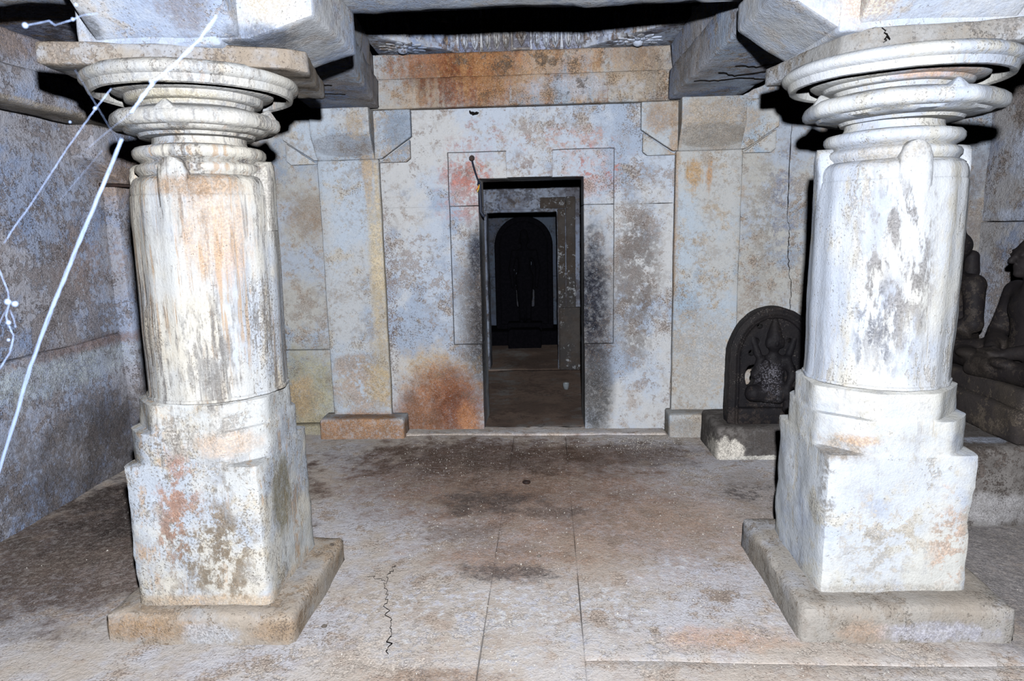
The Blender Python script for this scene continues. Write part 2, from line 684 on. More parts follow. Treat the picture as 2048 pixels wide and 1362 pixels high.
M_door = plaster('limewashed_door_wall', PALE, KW, peel=((136, 126, 122), 0.30, 9), specks=((98, 88, 84), 0.48, 75), seed=1, mott=0.34, stains=[
    S((-0.45, 4.79, 2.14), (0.22, 0.5, 0.13), (164, 124, 116), s=0.6, brk=(0.5, 0.6, 22), sd=4),
    S((0.10, 4.79, 2.08), (0.5, 0.5, 0.10), (176, 140, 128), s=0.6, brk=(0.5, 0.6, 18), sd=7),
    S((-0.55, 4.8, 1.78), (0.24, 0.5, 0.34), (176, 138, 136), s=0.75, brk=(0.40, 0.55, 14)),
    S((-0.5, 4.8, 1.86), (0.26, 0.5, 0.16), (190, 116, 98), s=0.6, brk=(0.55, 0.62, 26), sd=3),
    S((0.30, 4.8, 1.86), (0.26, 0.5, 0.22), (188, 156, 150), s=0.6, brk=(0.42, 0.58, 14), sd=2),
    S((0.36, 4.8, 1.86), (0.22, 0.5, 0.2), (188, 104, 86), s=0.6, brk=(0.57, 0.63, 24), sd=6),
    S((-0.12, 4.79, 1.9), (0.2, 0.5, 0.12), (128, 104, 92), s=0.6, brk=(0.45, 0.6, 16), sd=9),
    S((0.62, 4.79, 1.1), (0.22, 0.6, 0.75), (112, 106, 104), s=0.75, nz=0.6, ns=8, brk=(0.34, 0.54, 9)),
    S((-0.54, 4.79, 0.80), (0.20, 0.5, 0.95), (104, 98, 96), s=0.85, nz=0.4, ns=8, soft=0.8),
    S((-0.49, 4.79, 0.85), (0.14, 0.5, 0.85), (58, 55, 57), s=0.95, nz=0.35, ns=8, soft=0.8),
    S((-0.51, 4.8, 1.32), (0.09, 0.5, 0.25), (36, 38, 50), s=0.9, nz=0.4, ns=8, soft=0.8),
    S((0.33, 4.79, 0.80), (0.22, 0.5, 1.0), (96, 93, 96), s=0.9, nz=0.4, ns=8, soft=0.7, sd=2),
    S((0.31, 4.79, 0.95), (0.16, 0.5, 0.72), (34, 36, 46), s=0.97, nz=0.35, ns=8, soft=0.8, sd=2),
    S((0.34, 4.79, 0.25), (0.16, 0.5, 0.45), (66, 64, 64), s=0.9, nz=0.45, ns=8, soft=0.6),
    S((-0.84, 4.79, 0.42), (0.38, 0.6, 0.30), (186, 158, 112), s=0.75, nz=0.9, ns=4, soft=0.9),
    S((-0.80, 4.79, 0.06), (0.42, 0.6, 0.56), (146, 100, 72), s=0.97, nz=0.35, ns=8, soft=0.45, h=0.2),
    S((-0.72, 4.79, 0.22), (0.24, 0.5, 0.36), (112, 66, 45), s=0.85, nz=0.45, ns=8, soft=0.8, sd=5),
    S((-1.0, 4.79, 0.10), (0.22, 0.5, 0.26), (118, 84, 62), s=0.7, nz=1.0, ns=8, soft=0.7, sd=8),
    S((-0.62, 4.79, 0.10), (0.10, 0.5, 0.14), (190, 132, 88), s=0.5, nz=1.2, ns=9, soft=0.7, sd=1),
    S((-1.14, 4.79, 0.95), (0.06, 0.5, 0.75), (118, 106, 104), s=0.9, brk=(0.5, 0.56, 70), soft=0.5),
])
M_lint = plaster('rust_run_lintel', [(172, 176, 182), (180, 174, 166), (150, 160, 174), (170, 150, 132)], KW, peel=((112, 104, 98), 0.42, 11),
                 specks=((80, 72, 66), 0.5, 70), seed=2, bump=0.6, ss=9, streaks=[((136, 96, 66), 0.55, 9), ((104, 88, 76), 0.45, 9)], stains=[
    S((-0.66, 4.7, 2.50), (0.62, 0.6, 0.45), (160, 130, 102), s=0.7, nz=0.6, ns=9, str=(1, 1, 0.12), soft=0.8),
    S((-0.60, 4.7, 2.62), (0.60, 0.6, 0.24), (142, 92, 60), s=0.85, nz=0.9, ns=11, str=(1, 1, 0.10), soft=0.6),
    S((-0.52, 4.7, 2.56), (0.34, 0.6, 0.40), (116, 66, 42), s=0.85, nz=1.2, ns=16, str=(1, 1, 0.07), soft=0.6, sd=4),
    S((-0.10, 4.7, 2.58), (0.70, 0.6, 0.34), (176, 132, 88), s=0.6, nz=1.3, ns=18, str=(1, 1, 0.07), soft=0.6, sd=8),
    S((0.62, 4.7, 2.6), (0.34, 0.6, 0.20), (150, 126, 104), s=0.7, nz=0.7, ns=7, soft=0.8),
    S((0.55, 4.7, 2.42), (0.5, 0.6, 0.14), (172, 152, 128), s=0.5, nz=1.5, ns=20, str=(1, 1, 0.05), soft=0.5, sd=2),
    S((0.2, 4.7, 2.41), (0.45, 0.5, 0.09), (176, 186, 204), s=0.6, nz=0.8, ns=5, soft=0.7),
    S((0.12, 4.7, 2.42), (0.30, 0.5, 0.07), (92, 86, 84), s=0.8, brk=(0.56, 0.61, 22), sd=3),
    S((-0.2, 4.7, 2.6), (0.9, 0.5, 0.10), (96, 84, 74), s=0.7, brk=(0.54, 0.62, 16), sd=5),
    S((-0.14, 4.7, 2.665), (1.2, 0.5, 0.03), (70, 52, 42), s=0.8, nz=0.5, ns=8, soft=0.9),
])
M_pil_l = plaster('pilaster_coat_left', [(184, 194, 208), (188, 190, 194), (166, 178, 196), (190, 184, 176)], KW, peel=((150, 140, 132), 0.30, 7),
                  specks=((108, 98, 94), 0.42, 60), seed=3, stains=[
    S((-1.20, 4.69, 1.2), (0.10, 0.4, 1.0), (196, 178, 146), s=0.85, nz=0.6, ns=5, str=(1, 1, 0.3), soft=0.8),
    S((-1.24, 4.69, 1.9), (0.05, 0.4, 0.3), (190, 160, 118), s=0.6, nz=0.9, ns=9, str=(1, 1, 0.2)),
    S((-1.36, 4.69, 0.36), (0.30, 0.4, 0.30), (166, 148, 134), s=0.8, nz=0.9, ns=6, soft=0.5, brk=(0.34, 0.5, 14)),
    S((-1.22, 4.69, 0.42), (0.16, 0.4, 0.35), (178, 156, 116), s=0.7, nz=0.9, ns=6, soft=0.8),
    S((-1.36, 4.66, 2.06), (0.26, 0.14, 0.082), (150, 154, 164), s=0.75, nz=0.06, ns=9, soft=0.15),  # shade on the down-facing bracket slope, painted into the coat
    S((-1.28, 4.6, 2.2), (0.1, 0.5, 0.12), (186, 164, 134), s=0.7, nz=1.2, ns=14, str=(1, 1, 0.12)),
    S((-1.0, 4.7, 2.16), (0.16, 0.5, 0.16), (128, 140, 158), s=0.75, nz=0.9, ns=9),
    S((-1.36, 4.6, 0.04), (0.5, 0.5, 0.15), (156, 116, 82), s=0.95, nz=0.2, ns=8, soft=0.3),
])
M_pil_r = plaster('pilaster_coat_right', [(178, 188, 200), (184, 184, 184), (160, 176, 194), (184, 172, 158)], KW, peel=((150, 140, 130), 0.30, 7),
                  specks=((108, 100, 96), 0.40, 60), seed=5, stains=[
    S((1.0, 4.7, 1.82), (0.08, 0.4, 0.12), (176, 138, 88), s=0.8, nz=1.0, ns=10, str=(1, 1, 0.3)),
    S((1.10, 4.7, 1.8), (0.03, 0.4, 0.18), (168, 124, 76), s=0.8, nz=0.8, ns=9, str=(1, 1, 0.3), sd=3),
    S((1.14, 4.6, 2.16), (0.36, 0.5, 0.22), (166, 150, 132), s=0.8, nz=0.8, ns=6, soft=0.6),
    S((1.1, 4.66, 2.06), (0.28, 0.14, 0.082), (146, 140, 134), s=0.75, nz=0.06, ns=9, soft=0.15),  # same painted shade for the sloped underside of the right bracket
    S((0.78, 4.7, 2.2), (0.14, 0.5, 0.14), (158, 128, 98), s=0.7, nz=1.0, ns=8),
    S((0.86, 4.7, 1.4), (0.06, 0.4, 1.2), (166, 142, 120), s=0.8, nz=0.8, ns=6, str=(1, 1, 0.3)),
    S((1.1, 4.7, 0.55), (0.3, 0.4, 0.4), (176, 168, 160), s=0.7, nz=0.9, ns=6),
    S((1.1, 4.6, 0.05), (0.4, 0.5, 0.14), (160, 152, 144), s=0.8, nz=0.6, ns=7, soft=0.5),
])
M_niche_l = plaster('alcove_coat', [(170, 178, 192), (178, 176, 172), (150, 164, 184), (168, 154, 142)], KW, peel=((138, 130, 124), 0.4, 8),
                    specks=((96, 90, 88), 0.45, 60), seed=6, stains=[
    S((-1.80, 4.79, 0.30), (0.30, 0.4, 0.42), (168, 162, 136), s=0.85, nz=0.5, ns=5, soft=0.5),
    S((-1.85, 4.79, 0.25), (0.16, 0.4, 0.24), (172, 138, 96), s=0.6, nz=0.9, ns=6),
    S((-1.7, 4.79, 1.6), (0.2, 0.4, 0.22), (142, 124, 108), s=0.7, nz=0.9, ns=8),
    S((-2.3, 4.79, 1.8), (0.5, 0.4, 0.5), (140, 124, 110), s=0.6, nz=0.9, ns=5),
    S((-1.8, 4.79, 0.05), (0.3, 0.4, 0.08), (150, 140, 116), s=0.8, nz=0.5, ns=6),
    S((1.5, 4.79, 1.5), (0.16, 0.4, 0.5), (150, 144, 138), s=0.7, nz=1.0, ns=8, brk=(0.4, 0.55, 12)),
    S((1.62, 4.79, 1.62), (0.10, 0.4, 0.4), (116, 128, 158), s=0.55, nz=1.1, ns=9, brk=(0.45, 0.6, 14)),
    S((1.45, 4.79, 0.8), (0.2, 0.4, 0.4), (150, 140, 132), s=0.7, nz=1.0, ns=8, brk=(0.42, 0.55, 10), sd=2),
    S((2.6, 4.79, 1.5), (0.5, 0.4, 1.0), (112, 104, 102), s=0.8, nz=0.7, ns=5),
])
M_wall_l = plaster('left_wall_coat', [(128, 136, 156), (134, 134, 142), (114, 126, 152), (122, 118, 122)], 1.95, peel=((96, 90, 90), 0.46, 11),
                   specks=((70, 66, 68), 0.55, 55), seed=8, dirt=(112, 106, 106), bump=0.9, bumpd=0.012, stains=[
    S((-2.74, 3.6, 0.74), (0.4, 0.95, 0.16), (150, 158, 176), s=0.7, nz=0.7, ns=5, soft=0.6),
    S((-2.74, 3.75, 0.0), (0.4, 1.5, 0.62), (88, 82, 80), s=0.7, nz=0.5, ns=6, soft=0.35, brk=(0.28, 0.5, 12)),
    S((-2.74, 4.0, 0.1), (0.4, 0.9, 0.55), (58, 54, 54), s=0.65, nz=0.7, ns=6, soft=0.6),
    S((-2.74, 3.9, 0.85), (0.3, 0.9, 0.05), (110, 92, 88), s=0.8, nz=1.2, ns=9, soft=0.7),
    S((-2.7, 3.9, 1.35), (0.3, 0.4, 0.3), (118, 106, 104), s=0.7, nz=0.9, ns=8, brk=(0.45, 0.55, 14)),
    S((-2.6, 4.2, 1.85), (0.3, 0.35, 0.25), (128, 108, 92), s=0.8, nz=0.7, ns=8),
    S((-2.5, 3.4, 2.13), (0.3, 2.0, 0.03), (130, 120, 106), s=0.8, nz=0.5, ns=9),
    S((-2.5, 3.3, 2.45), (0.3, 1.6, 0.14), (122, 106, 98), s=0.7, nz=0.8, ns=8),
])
M_wall_r = plaster('right_wall_coat', [(128, 132, 146), (138, 136, 138), (112, 120, 140), (122, 112, 106)], 1.6, peel=((100, 92, 88), 0.5, 10),
                   specks=((70, 66, 66), 0.5, 55), seed=9, dirt=(112, 106, 106), bump=0.9, bumpd=0.012, stains=[
    S((2.95, 4.3, 1.9), (0.4, 0.4, 0.25), (150, 158, 178), s=0.6, nz=0.9, ns=7),
    S((2.95, 4.2, 1.5), (0.4, 0.9, 0.06), (150, 158, 176), s=0.6, nz=0.9, ns=7),
])
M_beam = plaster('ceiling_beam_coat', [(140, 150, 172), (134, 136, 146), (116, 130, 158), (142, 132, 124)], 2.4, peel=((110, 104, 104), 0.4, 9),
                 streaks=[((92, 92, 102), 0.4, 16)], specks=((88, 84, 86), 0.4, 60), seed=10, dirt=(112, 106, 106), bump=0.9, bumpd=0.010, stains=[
    S((-1.1, 4.5, 2.45), (0.2, 0.9, 0.3), (128, 118, 112), s=0.6, nz=0.8, ns=7),
    S((-1.0, 3.4, 2.58), (0.2, 0.9, 0.08), (132, 124, 118), s=0.7, nz=0.8, ns=8),
    S((0.85, 4.2, 2.45), (0.2, 0.8, 0.3), (130, 122, 116), s=0.5, nz=0.9, ns=7),
])
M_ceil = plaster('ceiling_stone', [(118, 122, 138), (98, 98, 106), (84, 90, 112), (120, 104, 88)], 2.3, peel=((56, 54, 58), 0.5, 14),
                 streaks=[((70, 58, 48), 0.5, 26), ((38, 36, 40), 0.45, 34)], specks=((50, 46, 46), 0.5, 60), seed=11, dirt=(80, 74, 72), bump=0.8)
M_petal = plaster('carved_petal_stone', [(156, 164, 182), (140, 138, 138), (112, 124, 150)], 1.75, peel=((70, 62, 58), 0.5, 16),
                  streaks=[((96, 74, 54), 0.55, 30), ((44, 42, 46), 0.5, 40)], seed=12, dirt=(96, 88, 80), bump=0.6)
M_brk = plaster('bracket_coat', [(196, 206, 226), (206, 208, 214), (178, 192, 220), (206, 202, 202)], 1.12, peel=((150, 146, 150), 0.14, 10), mott=0.3,
                specks=((140, 134, 132), 0.2, 55), seed=13, bump=0.7, stains=[
    S((-0.88, 2.25, 2.25), (0.14, 0.3, 0.12), (226, 212, 194), s=0.85, nz=0.7, ns=6),
    S((-1.12, 2.2, 2.2), (0.10, 0.4, 0.10), (132, 118, 114), s=0.6, nz=1.0, ns=8),
    S((-0.92, 2.35, 2.12), (0.16, 0.3, 0.05), (92, 96, 108), s=0.75, nz=0.9, ns=9),
    S((-1.45, 2.25, 2.16), (0.05, 0.3, 0.05), (96, 98, 104), s=0.8, nz=0.6, ns=9),
    S((1.02, 2.3, 2.2), (0.12, 0.3, 0.12), (226, 200, 180), s=0.8, nz=0.9, ns=7),
])
M_left = plaster('left_pillar_coat', [(228, 229, 230), (236, 230, 219), (214, 221, 234), (230, 219, 203)], 0.90, vs=0.28, ss=44, mott=0.30, peel=((170, 165, 160), 0.17, 15),
                 streaks=[((150, 146, 146), 0.64, 26), ((206, 176, 146), 0.54, 18), ((116, 112, 112), 0.52, 40)],
                 specks=((140, 132, 126), 0.45, 55), seed=14, bump=0.6, stains=[
    S((-1.16, 2.27, 1.50), (0.13, 0.3, 0.24), (224, 186, 152), s=0.55, nz=0.8, ns=8, str=(1, 1, 0.25)),
    S((-1.20, 2.27, 1.66), (0.18, 0.2, 0.05), (190, 158, 128), s=0.8, nz=0.7, ns=8),
    S((-1.18, 2.25, 0.74), (0.16, 0.2, 0.06), (222, 190, 162), s=0.55, nz=0.7, ns=8),
    S((-1.2, 2.25, 1.1), (0.16, 0.2, 0.22), (148, 146, 146), s=0.7, nz=1.0, ns=14, str=(1, 1, 0.2), brk=(0.45, 0.55, 30)),
    S((-1.3, 2.45, 1.96), (0.55, 0.6, 0.17), (214, 219, 230), s=0.6, nz=0.5, ns=6, soft=0.8),  # bluish outer light painted over the capital as a pale tint
    S((-1.30, 2.15, 2.07), (0.6, 0.16, 0.035), (190, 172, 154), s=0.85, nz=0.6, ns=8),
    S((-1.3, 2.2, 1.955), (0.3, 0.35, 0.03), (232, 214, 174), s=0.6, nz=0.6, ns=8),
])
M_left_block = plaster('left_block_coat', [(226, 228, 230), (234, 228, 218), (210, 218, 232), (228, 218, 202)], 0.95, vs=0.8, mott=0.30, peel=((170, 165, 160), 0.17, 15),
                 streaks=[((158, 154, 152), 0.3, 26), ((214, 180, 146), 0.42, 18), ((120, 116, 116), 0.34, 40)],
                 specks=((140, 132, 126), 0.45, 55), seed=34, bump=0.6, stains=[
    S((-1.35, 2.25, 0.56), (0.10, 0.2, 0.22), (206, 158, 138), s=0.75, nz=0.9, ns=8, brk=(0.42, 0.56, 22)),
    S((-1.26, 2.25, 0.34), (0.22, 0.2, 0.26), (150, 132, 112), s=0.85, nz=1.0, ns=8, brk=(0.44, 0.56, 20)),
    S((-1.40, 2.25, 0.44), (0.07, 0.2, 0.22), (192, 152, 134), s=0.7, nz=1.0, ns=9, brk=(0.48, 0.56, 24), sd=3),
    S((-1.04, 2.44, 0.48), (0.1, 0.11, 0.18), (140, 130, 104), s=0.85, nz=0.6, ns=10, soft=0.4),
    S((-1.18, 2.25, 0.74), (0.16, 0.2, 0.06), (222, 190, 162), s=0.55, nz=0.7, ns=8),
    S((-1.3, 2.3, 0.13), (0.5, 0.5, 0.04), (214, 186, 156), s=0.7, nz=0.5, ns=9),
])
M_right = plaster('right_pillar_coat', [(230, 234, 242), (238, 237, 233), (214, 223, 241), (234, 231, 224)], 0.92, vs=0.32, mott=0.20, peel=((180, 176, 172), 0.06, 16),
                  streaks=[((218, 210, 196), 0.3, 16), ((204, 204, 208), 0.2, 30)],
                  specks=((160, 156, 154), 0.10, 55), seed=15, bump=0.6, stains=[
    S((1.20, 2.37, 1.32), (0.17, 0.3, 0.40), (150, 147, 148), s=0.85, nz=0.7, ns=9, brk=(0.46, 0.56, 20)),
    S((1.15, 2.37, 1.08), (0.08, 0.2, 0.24), (140, 142, 152), s=0.85, nz=0.7, ns=10, brk=(0.44, 0.56, 16), sd=1),
    S((1.13, 2.37, 1.72), (0.2, 0.2, 0.06), (196, 186, 172), s=0.7, nz=0.8, ns=8),
    S((1.2, 2.25, 2.07), (0.5, 0.2, 0.04), (186, 178, 172), s=0.8, nz=0.8, ns=7),
    S((1.3, 2.4, 1.965), (0.2, 0.14, 0.02), (216, 160, 110), s=0.6, nz=0.8, ns=8),
])
M_right_block = plaster('right_block_coat', [(226, 231, 240), (234, 233, 229), (210, 219, 238), (230, 227, 220)], 0.97, vs=1.0, mott=0.20, peel=((180, 176, 172), 0.06, 16),
                  streaks=[((218, 210, 196), 0.3, 16), ((204, 204, 208), 0.2, 30)],
                  specks=((160, 156, 154), 0.12, 55), seed=35, bump=0.6, stains=[
    S((1.04, 2.35, 0.68), (0.14, 0.16, 0.05), (170, 156, 142), s=0.85, nz=0.7, ns=9),
    S((1.10, 2.35, 0.71), (0.12, 0.1, 0.03), (226, 184, 146), s=0.7, nz=0.7, ns=9),
    S((1.01, 2.36, 0.52), (0.03, 0.1, 0.2), (150, 146, 144), s=0.75, nz=0.8, ns=9, brk=(0.42, 0.55, 22)),
    S((1.45, 2.36, 0.34), (0.10, 0.2, 0.2), (216, 186, 166), s=0.75, nz=1.0, ns=9, brk=(0.44, 0.54, 22)),
    S((1.22, 2.36, 0.36), (0.2, 0.2, 0.2), (204, 192, 176), s=0.6, nz=1.0, ns=9, brk=(0.48, 0.56, 16)),
    S((1.25, 2.36, 0.14), (0.4, 0.4, 0.035), (196, 188, 178), s=0.7, nz=0.6, ns=9),
])
M_abacus_l = plaster('left_abacus_coat', [(186, 178, 170), (176, 162, 148), (190, 192, 200), (170, 156, 142)], 0.9, peel=((140, 128, 118), 0.3, 9), specks=((120, 110, 104), 0.3, 60), seed=41, bump=0.7)
M_abacus_r = plaster('right_abacus_coat', [(184, 184, 186), (168, 164, 160), (198, 202, 212), (172, 164, 156)], 0.9, peel=((136, 132, 130), 0.34, 9), specks=((120, 114, 110), 0.3, 60), seed=42, bump=0.7)
M_plinth_l = plaster('left_plinth', [(190, 182, 174), (180, 168, 156), (186, 186, 190), (176, 156, 136)], 1.1, peel=((140, 122, 104), 0.4, 10),
                     specks=((110, 100, 92), 0.4, 60), seed=16, bump=0.7, stains=[
    S((-1.5, 2.16, 0.06), (0.3, 0.2, 0.06), (168, 136, 104), s=0.65, nz=0.9, ns=8),
    S((-1.0, 2.16, 0.06), (0.14, 0.2, 0.06), (174, 146, 118), s=0.6, nz=0.8, ns=8),
    S((-1.25, 2.16, 0.04), (0.14, 0.2, 0.05), (196, 198, 206), s=0.7, nz=1.0, ns=10)])
M_plinth_r = plaster('right_plinth', [(176, 170, 164), (168, 158, 148), (182, 182, 188), (160, 150, 140)], 1.1, peel=((142, 132, 122), 0.4, 10),
                     specks=((110, 102, 96), 0.4, 60), seed=17, bump=0.8, stains=[
    S((1.35, 2.25, 0.04), (0.26, 0.2, 0.05), (196, 196, 214), s=0.7, nz=1.0, ns=9),
    S((1.1, 2.25, 0.04), (0.12, 0.2, 0.06), (190, 160, 138), s=0.6, nz=0.9, ns=9)])
KF = 1.52
M_floor = plaster('worn_floor', [(180, 174, 172), (174, 164, 156), (182, 180, 186), (174, 160, 150)], KF, peel=((158, 148, 140), 0.24, 5),
                  specks=((124, 112, 106), 0.32, 46), mott=0.34, seed=18, dirt=(138, 120, 108), bump=0.8, bumpd=0.008, big=1.3, stains=[
    S((0.25, 3.3, 0), (1.35, 0.85, 0.5), (150, 124, 108), s=0.85, nz=0.5, ns=8, soft=0.8),
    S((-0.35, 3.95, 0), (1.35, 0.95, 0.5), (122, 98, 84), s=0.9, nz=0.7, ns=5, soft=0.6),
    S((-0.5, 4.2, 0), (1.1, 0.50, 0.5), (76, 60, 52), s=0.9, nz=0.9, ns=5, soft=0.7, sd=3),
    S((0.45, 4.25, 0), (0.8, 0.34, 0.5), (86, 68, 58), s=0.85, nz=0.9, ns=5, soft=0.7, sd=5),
    S((-0.25, 2.85, 0), (0.42, 0.26, 0.5), (142, 116, 100), s=0.75, nz=1.0, ns=5, soft=0.8),
    S((-0.20, 2.72, 0), (0.26, 0.12, 0.5), (86, 76, 74), s=0.85, nz=1.3, ns=7, soft=0.7, sd=2),
    S((-0.35, 3.5, 0), (0.35, 0.25, 0.5), (70, 62, 60), s=0.85, nz=1.0, ns=6, soft=0.7, sd=4),
    S((0.0, 3.35, 0), (0.28, 0.12, 0.5), (98, 88, 84), s=0.7, nz=1.2, ns=8, soft=0.7, sd=6),
    S((-0.45, 3.1, 0), (0.3, 0.14, 0.5), (104, 92, 86), s=0.6, nz=1.3, ns=8, soft=0.7, sd=9),
    S((-0.1, 2.45, 0), (1.1, 0.22, 0.5), (206, 206, 222), s=0.75, nz=1.1, ns=5, soft=0.7, brk=(0.48, 0.60, 16), bstr=(0.5, 1, 1)),
    S((0.6, 2.75, 0), (0.35, 0.14, 0.5), (206, 206, 222), s=0.7, nz=1.1, ns=6, soft=0.7, brk=(0.48, 0.60, 16), bstr=(0.5, 1, 1)),
    S((-0.1, 2.2, 0), (0.8, 0.3, 0.5), (192, 196, 214), s=0.6, nz=1.0, ns=4, soft=0.8, brk=(0.42, 0.6, 7)),
    S((0.62, 2.25, 0), (0.3, 0.1, 0.5), (196, 152, 126), s=0.7, nz=0.9, ns=6, soft=0.8),
    S((-0.4, 2.02, 0), (0.3, 0.07, 0.5), (140, 118, 102), s=0.8, nz=1.0, ns=7, soft=0.6),
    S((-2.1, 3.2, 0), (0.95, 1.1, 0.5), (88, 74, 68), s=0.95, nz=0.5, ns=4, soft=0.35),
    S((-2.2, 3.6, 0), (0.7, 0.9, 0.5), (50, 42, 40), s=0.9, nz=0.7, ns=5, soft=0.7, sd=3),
    S((-1.9, 2.7, 0), (0.28, 0.14, 0.5), (140, 128, 124), s=0.7, nz=1.0, ns=7, soft=0.7, brk=(0.44, 0.6, 14)),
    S((2.0, 2.7, 0), (0.62, 0.8, 0.5), (112, 108, 110), s=0.9, nz=0.5, ns=4, soft=0.4),
    S((1.15, 3.6, 0), (0.3, 0.5, 0.5), (138, 128, 122), s=0.75, nz=0.8, ns=5, soft=0.6),
    S((1.16, 3.55, 0), (0.25, 0.22, 0.5), (74, 70, 70), s=0.7, nz=1.2, ns=9, soft=0.6, brk=(0.46, 0.58, 14)),
    S((-0.2, 4.72, 0), (1.0, 0.06, 0.5), (196, 196, 206), s=0.7, nz=0.8, ns=7, soft=0.6, brk=(0.42, 0.56, 9)),
])
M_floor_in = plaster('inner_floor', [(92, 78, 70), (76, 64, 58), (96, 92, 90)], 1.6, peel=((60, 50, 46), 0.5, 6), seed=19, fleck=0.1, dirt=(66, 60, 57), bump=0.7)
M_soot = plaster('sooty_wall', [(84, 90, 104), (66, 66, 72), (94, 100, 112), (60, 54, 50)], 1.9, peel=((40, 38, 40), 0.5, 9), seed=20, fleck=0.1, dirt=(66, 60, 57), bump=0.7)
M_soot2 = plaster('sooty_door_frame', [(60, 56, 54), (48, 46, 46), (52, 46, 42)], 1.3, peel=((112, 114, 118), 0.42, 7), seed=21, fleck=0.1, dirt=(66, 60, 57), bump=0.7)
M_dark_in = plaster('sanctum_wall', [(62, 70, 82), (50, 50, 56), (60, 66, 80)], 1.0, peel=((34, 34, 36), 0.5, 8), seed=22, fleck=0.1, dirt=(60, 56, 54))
M_idol = plain('oiled_black_stone', (9, 9, 13), 1.0, k=0.8, spec=0.02, bumpy=0.3, sc=30, var=(14, 13, 17))
M_stele = plaster('black_stele_stone', [(34, 32, 35), (26, 25, 29), (38, 35, 36)], 0.9, peel=((52, 46, 44), 0.3, 12), specks=((110, 104, 100), 0.12, 60), seed=23, bump=0.6, rough=0.6, fleck=0.05, mott=0.3, dirt=(44, 40, 40),
                  stains=[S((1.40, 4.2, 0.52), (0.10, 0.2, 0.13), (104, 102, 110), s=0.8, nz=1.0, ns=16, brk=(0.48, 0.56, 60)),
                          S((1.40, 4.2, 0.36), (0.08, 0.2, 0.05), (88, 86, 90), s=0.6, nz=1.0, ns=16, brk=(0.5, 0.58, 60))])
M_statue = plaster('dark_statue_stone', [(46, 42, 43), (38, 35, 38), (54, 49, 47)], 0.8, peel=((64, 58, 54), 0.34, 9), seed=24, bump=0.35, rough=0.6, fleck=0.05, mott=0.3, dirt=(60, 54, 50), specks=((80, 74, 70), 0.15, 70))
M_stbase = plaster('statue_base_stone', [(62, 57, 56), (50, 46, 47), (74, 67, 61)], 0.95, peel=((84, 76, 68), 0.42, 9), seed=25, fleck=0.1, dirt=(66, 60, 57), bump=0.6, specks=((110, 100, 92), 0.2, 60))
M_bench = plaster('grey_bench', [(92, 88, 86), (80, 76, 74), (108, 104, 102), (76, 70, 66)], 1.6, peel=((70, 62, 58), 0.5, 7), specks=((56, 50, 48), 0.4, 50), seed=26, fleck=0.1, dirt=(66, 60, 57), bump=0.8, stains=[
    S((2.2, 3.2, 0.08), (0.5, 0.3, 0.10), (136, 134, 136), s=0.8, nz=0.6, ns=6),
    S((2.2, 3.35, 0.38), (0.16, 0.06, 0.1), (150, 156, 172), s=0.7, nz=0.8, ns=7)])
M_ped = plaster('stele_pedestal_coat', [(86, 83, 82), (70, 67, 68), (96, 92, 90)], 1.5, peel=((58, 54, 52), 0.5, 8), seed=27, fleck=0.1, dirt=(66, 60, 57), bump=0.6, stains=[
    S((1.12, 4.13, 0.03), (0.13, 0.3, 0.14), (176, 170, 162), s=0.95, nz=0.6, ns=7, soft=0.25),
    S((1.35, 4.13, 0.0), (0.3, 0.3, 0.035), (170, 166, 160), s=0.95, nz=0.6, ns=9, soft=0.25)])
M_crack = plain('open_joint', (22, 19, 18), 0.9, spec=0.1)
M_iron = plain('rusty_iron', (52, 34, 28), 0.7, k=1.0, bumpy=0.4, var=(34, 24, 22))
M_cable = plain('blue_black_cable', (26, 32, 48), 0.55, k=1.2)
M_orange = plain('orange_wire', (226, 120, 34), 0.5)
M_yellow = plain('yellow_wire', (220, 186, 60), 0.5)
M_pebble = plain('pebble', (120, 112, 104), 0.9, bumpy=0.4, k=1.2, var=(80, 72, 66))
M_crumb = plain('plaster_crumb', (214, 208, 200), 0.9, k=1.2)
M_silk = NB('spider_silk')
M_silk.bs.inputs['Base Color'].default_value = (0.40, 0.52, 0.85, 1)
M_silk.bs.inputs['Roughness'].default_value = 0.5
M_silk = M_silk.m

# ------------------------------------------------------------------ floor
floor = empty('floor', (0, 3, 0), 'worn cement and stone floor of the shrine hall', kind='structure')
FD = -0.12
for x0, x1, y0, y1 in ((-2.80, -0.257, -0.6, 4.85), (-0.257, 0.113, -0.6, 4.85), (0.113, 3.0, 2.12, 4.85), (0.113, 3.0, -0.6, 2.12)):
    rbox('floor_slab', x0, x1, y0, y1, FD, 0.0, M_floor, floor, 0.0045, 0.05, 0.007, 2.5, 2, 0.002)
crack('floor_crack', [(-0.70, 2.77, 0.003), (-0.715, 2.62, 0.003), (-0.67, 2.45, 0.003), (-0.61, 2.3, 0.003), (-0.585, 2.14, 0.003)], 0.0013, M_crack, floor, 0.012, 3, 12, up=(0, 0, 1))
crack('floor_crack', [(-0.80, 2.68, 0.003), (-0.715, 2.63, 0.003)], 0.0011, M_crack, floor, 0.01, 4, 8, up=(0, 0, 1))
# a low ridge of cement along the door step and a fillet of grime at the wall foot
rbox('trim_1', -1.12, 0.84, 4.66, 4.86, -0.02, 0.009, M_floor, None, 0.012, 0.03, 0.007, 7, 6, 0.012)['kind'] = 'structure'

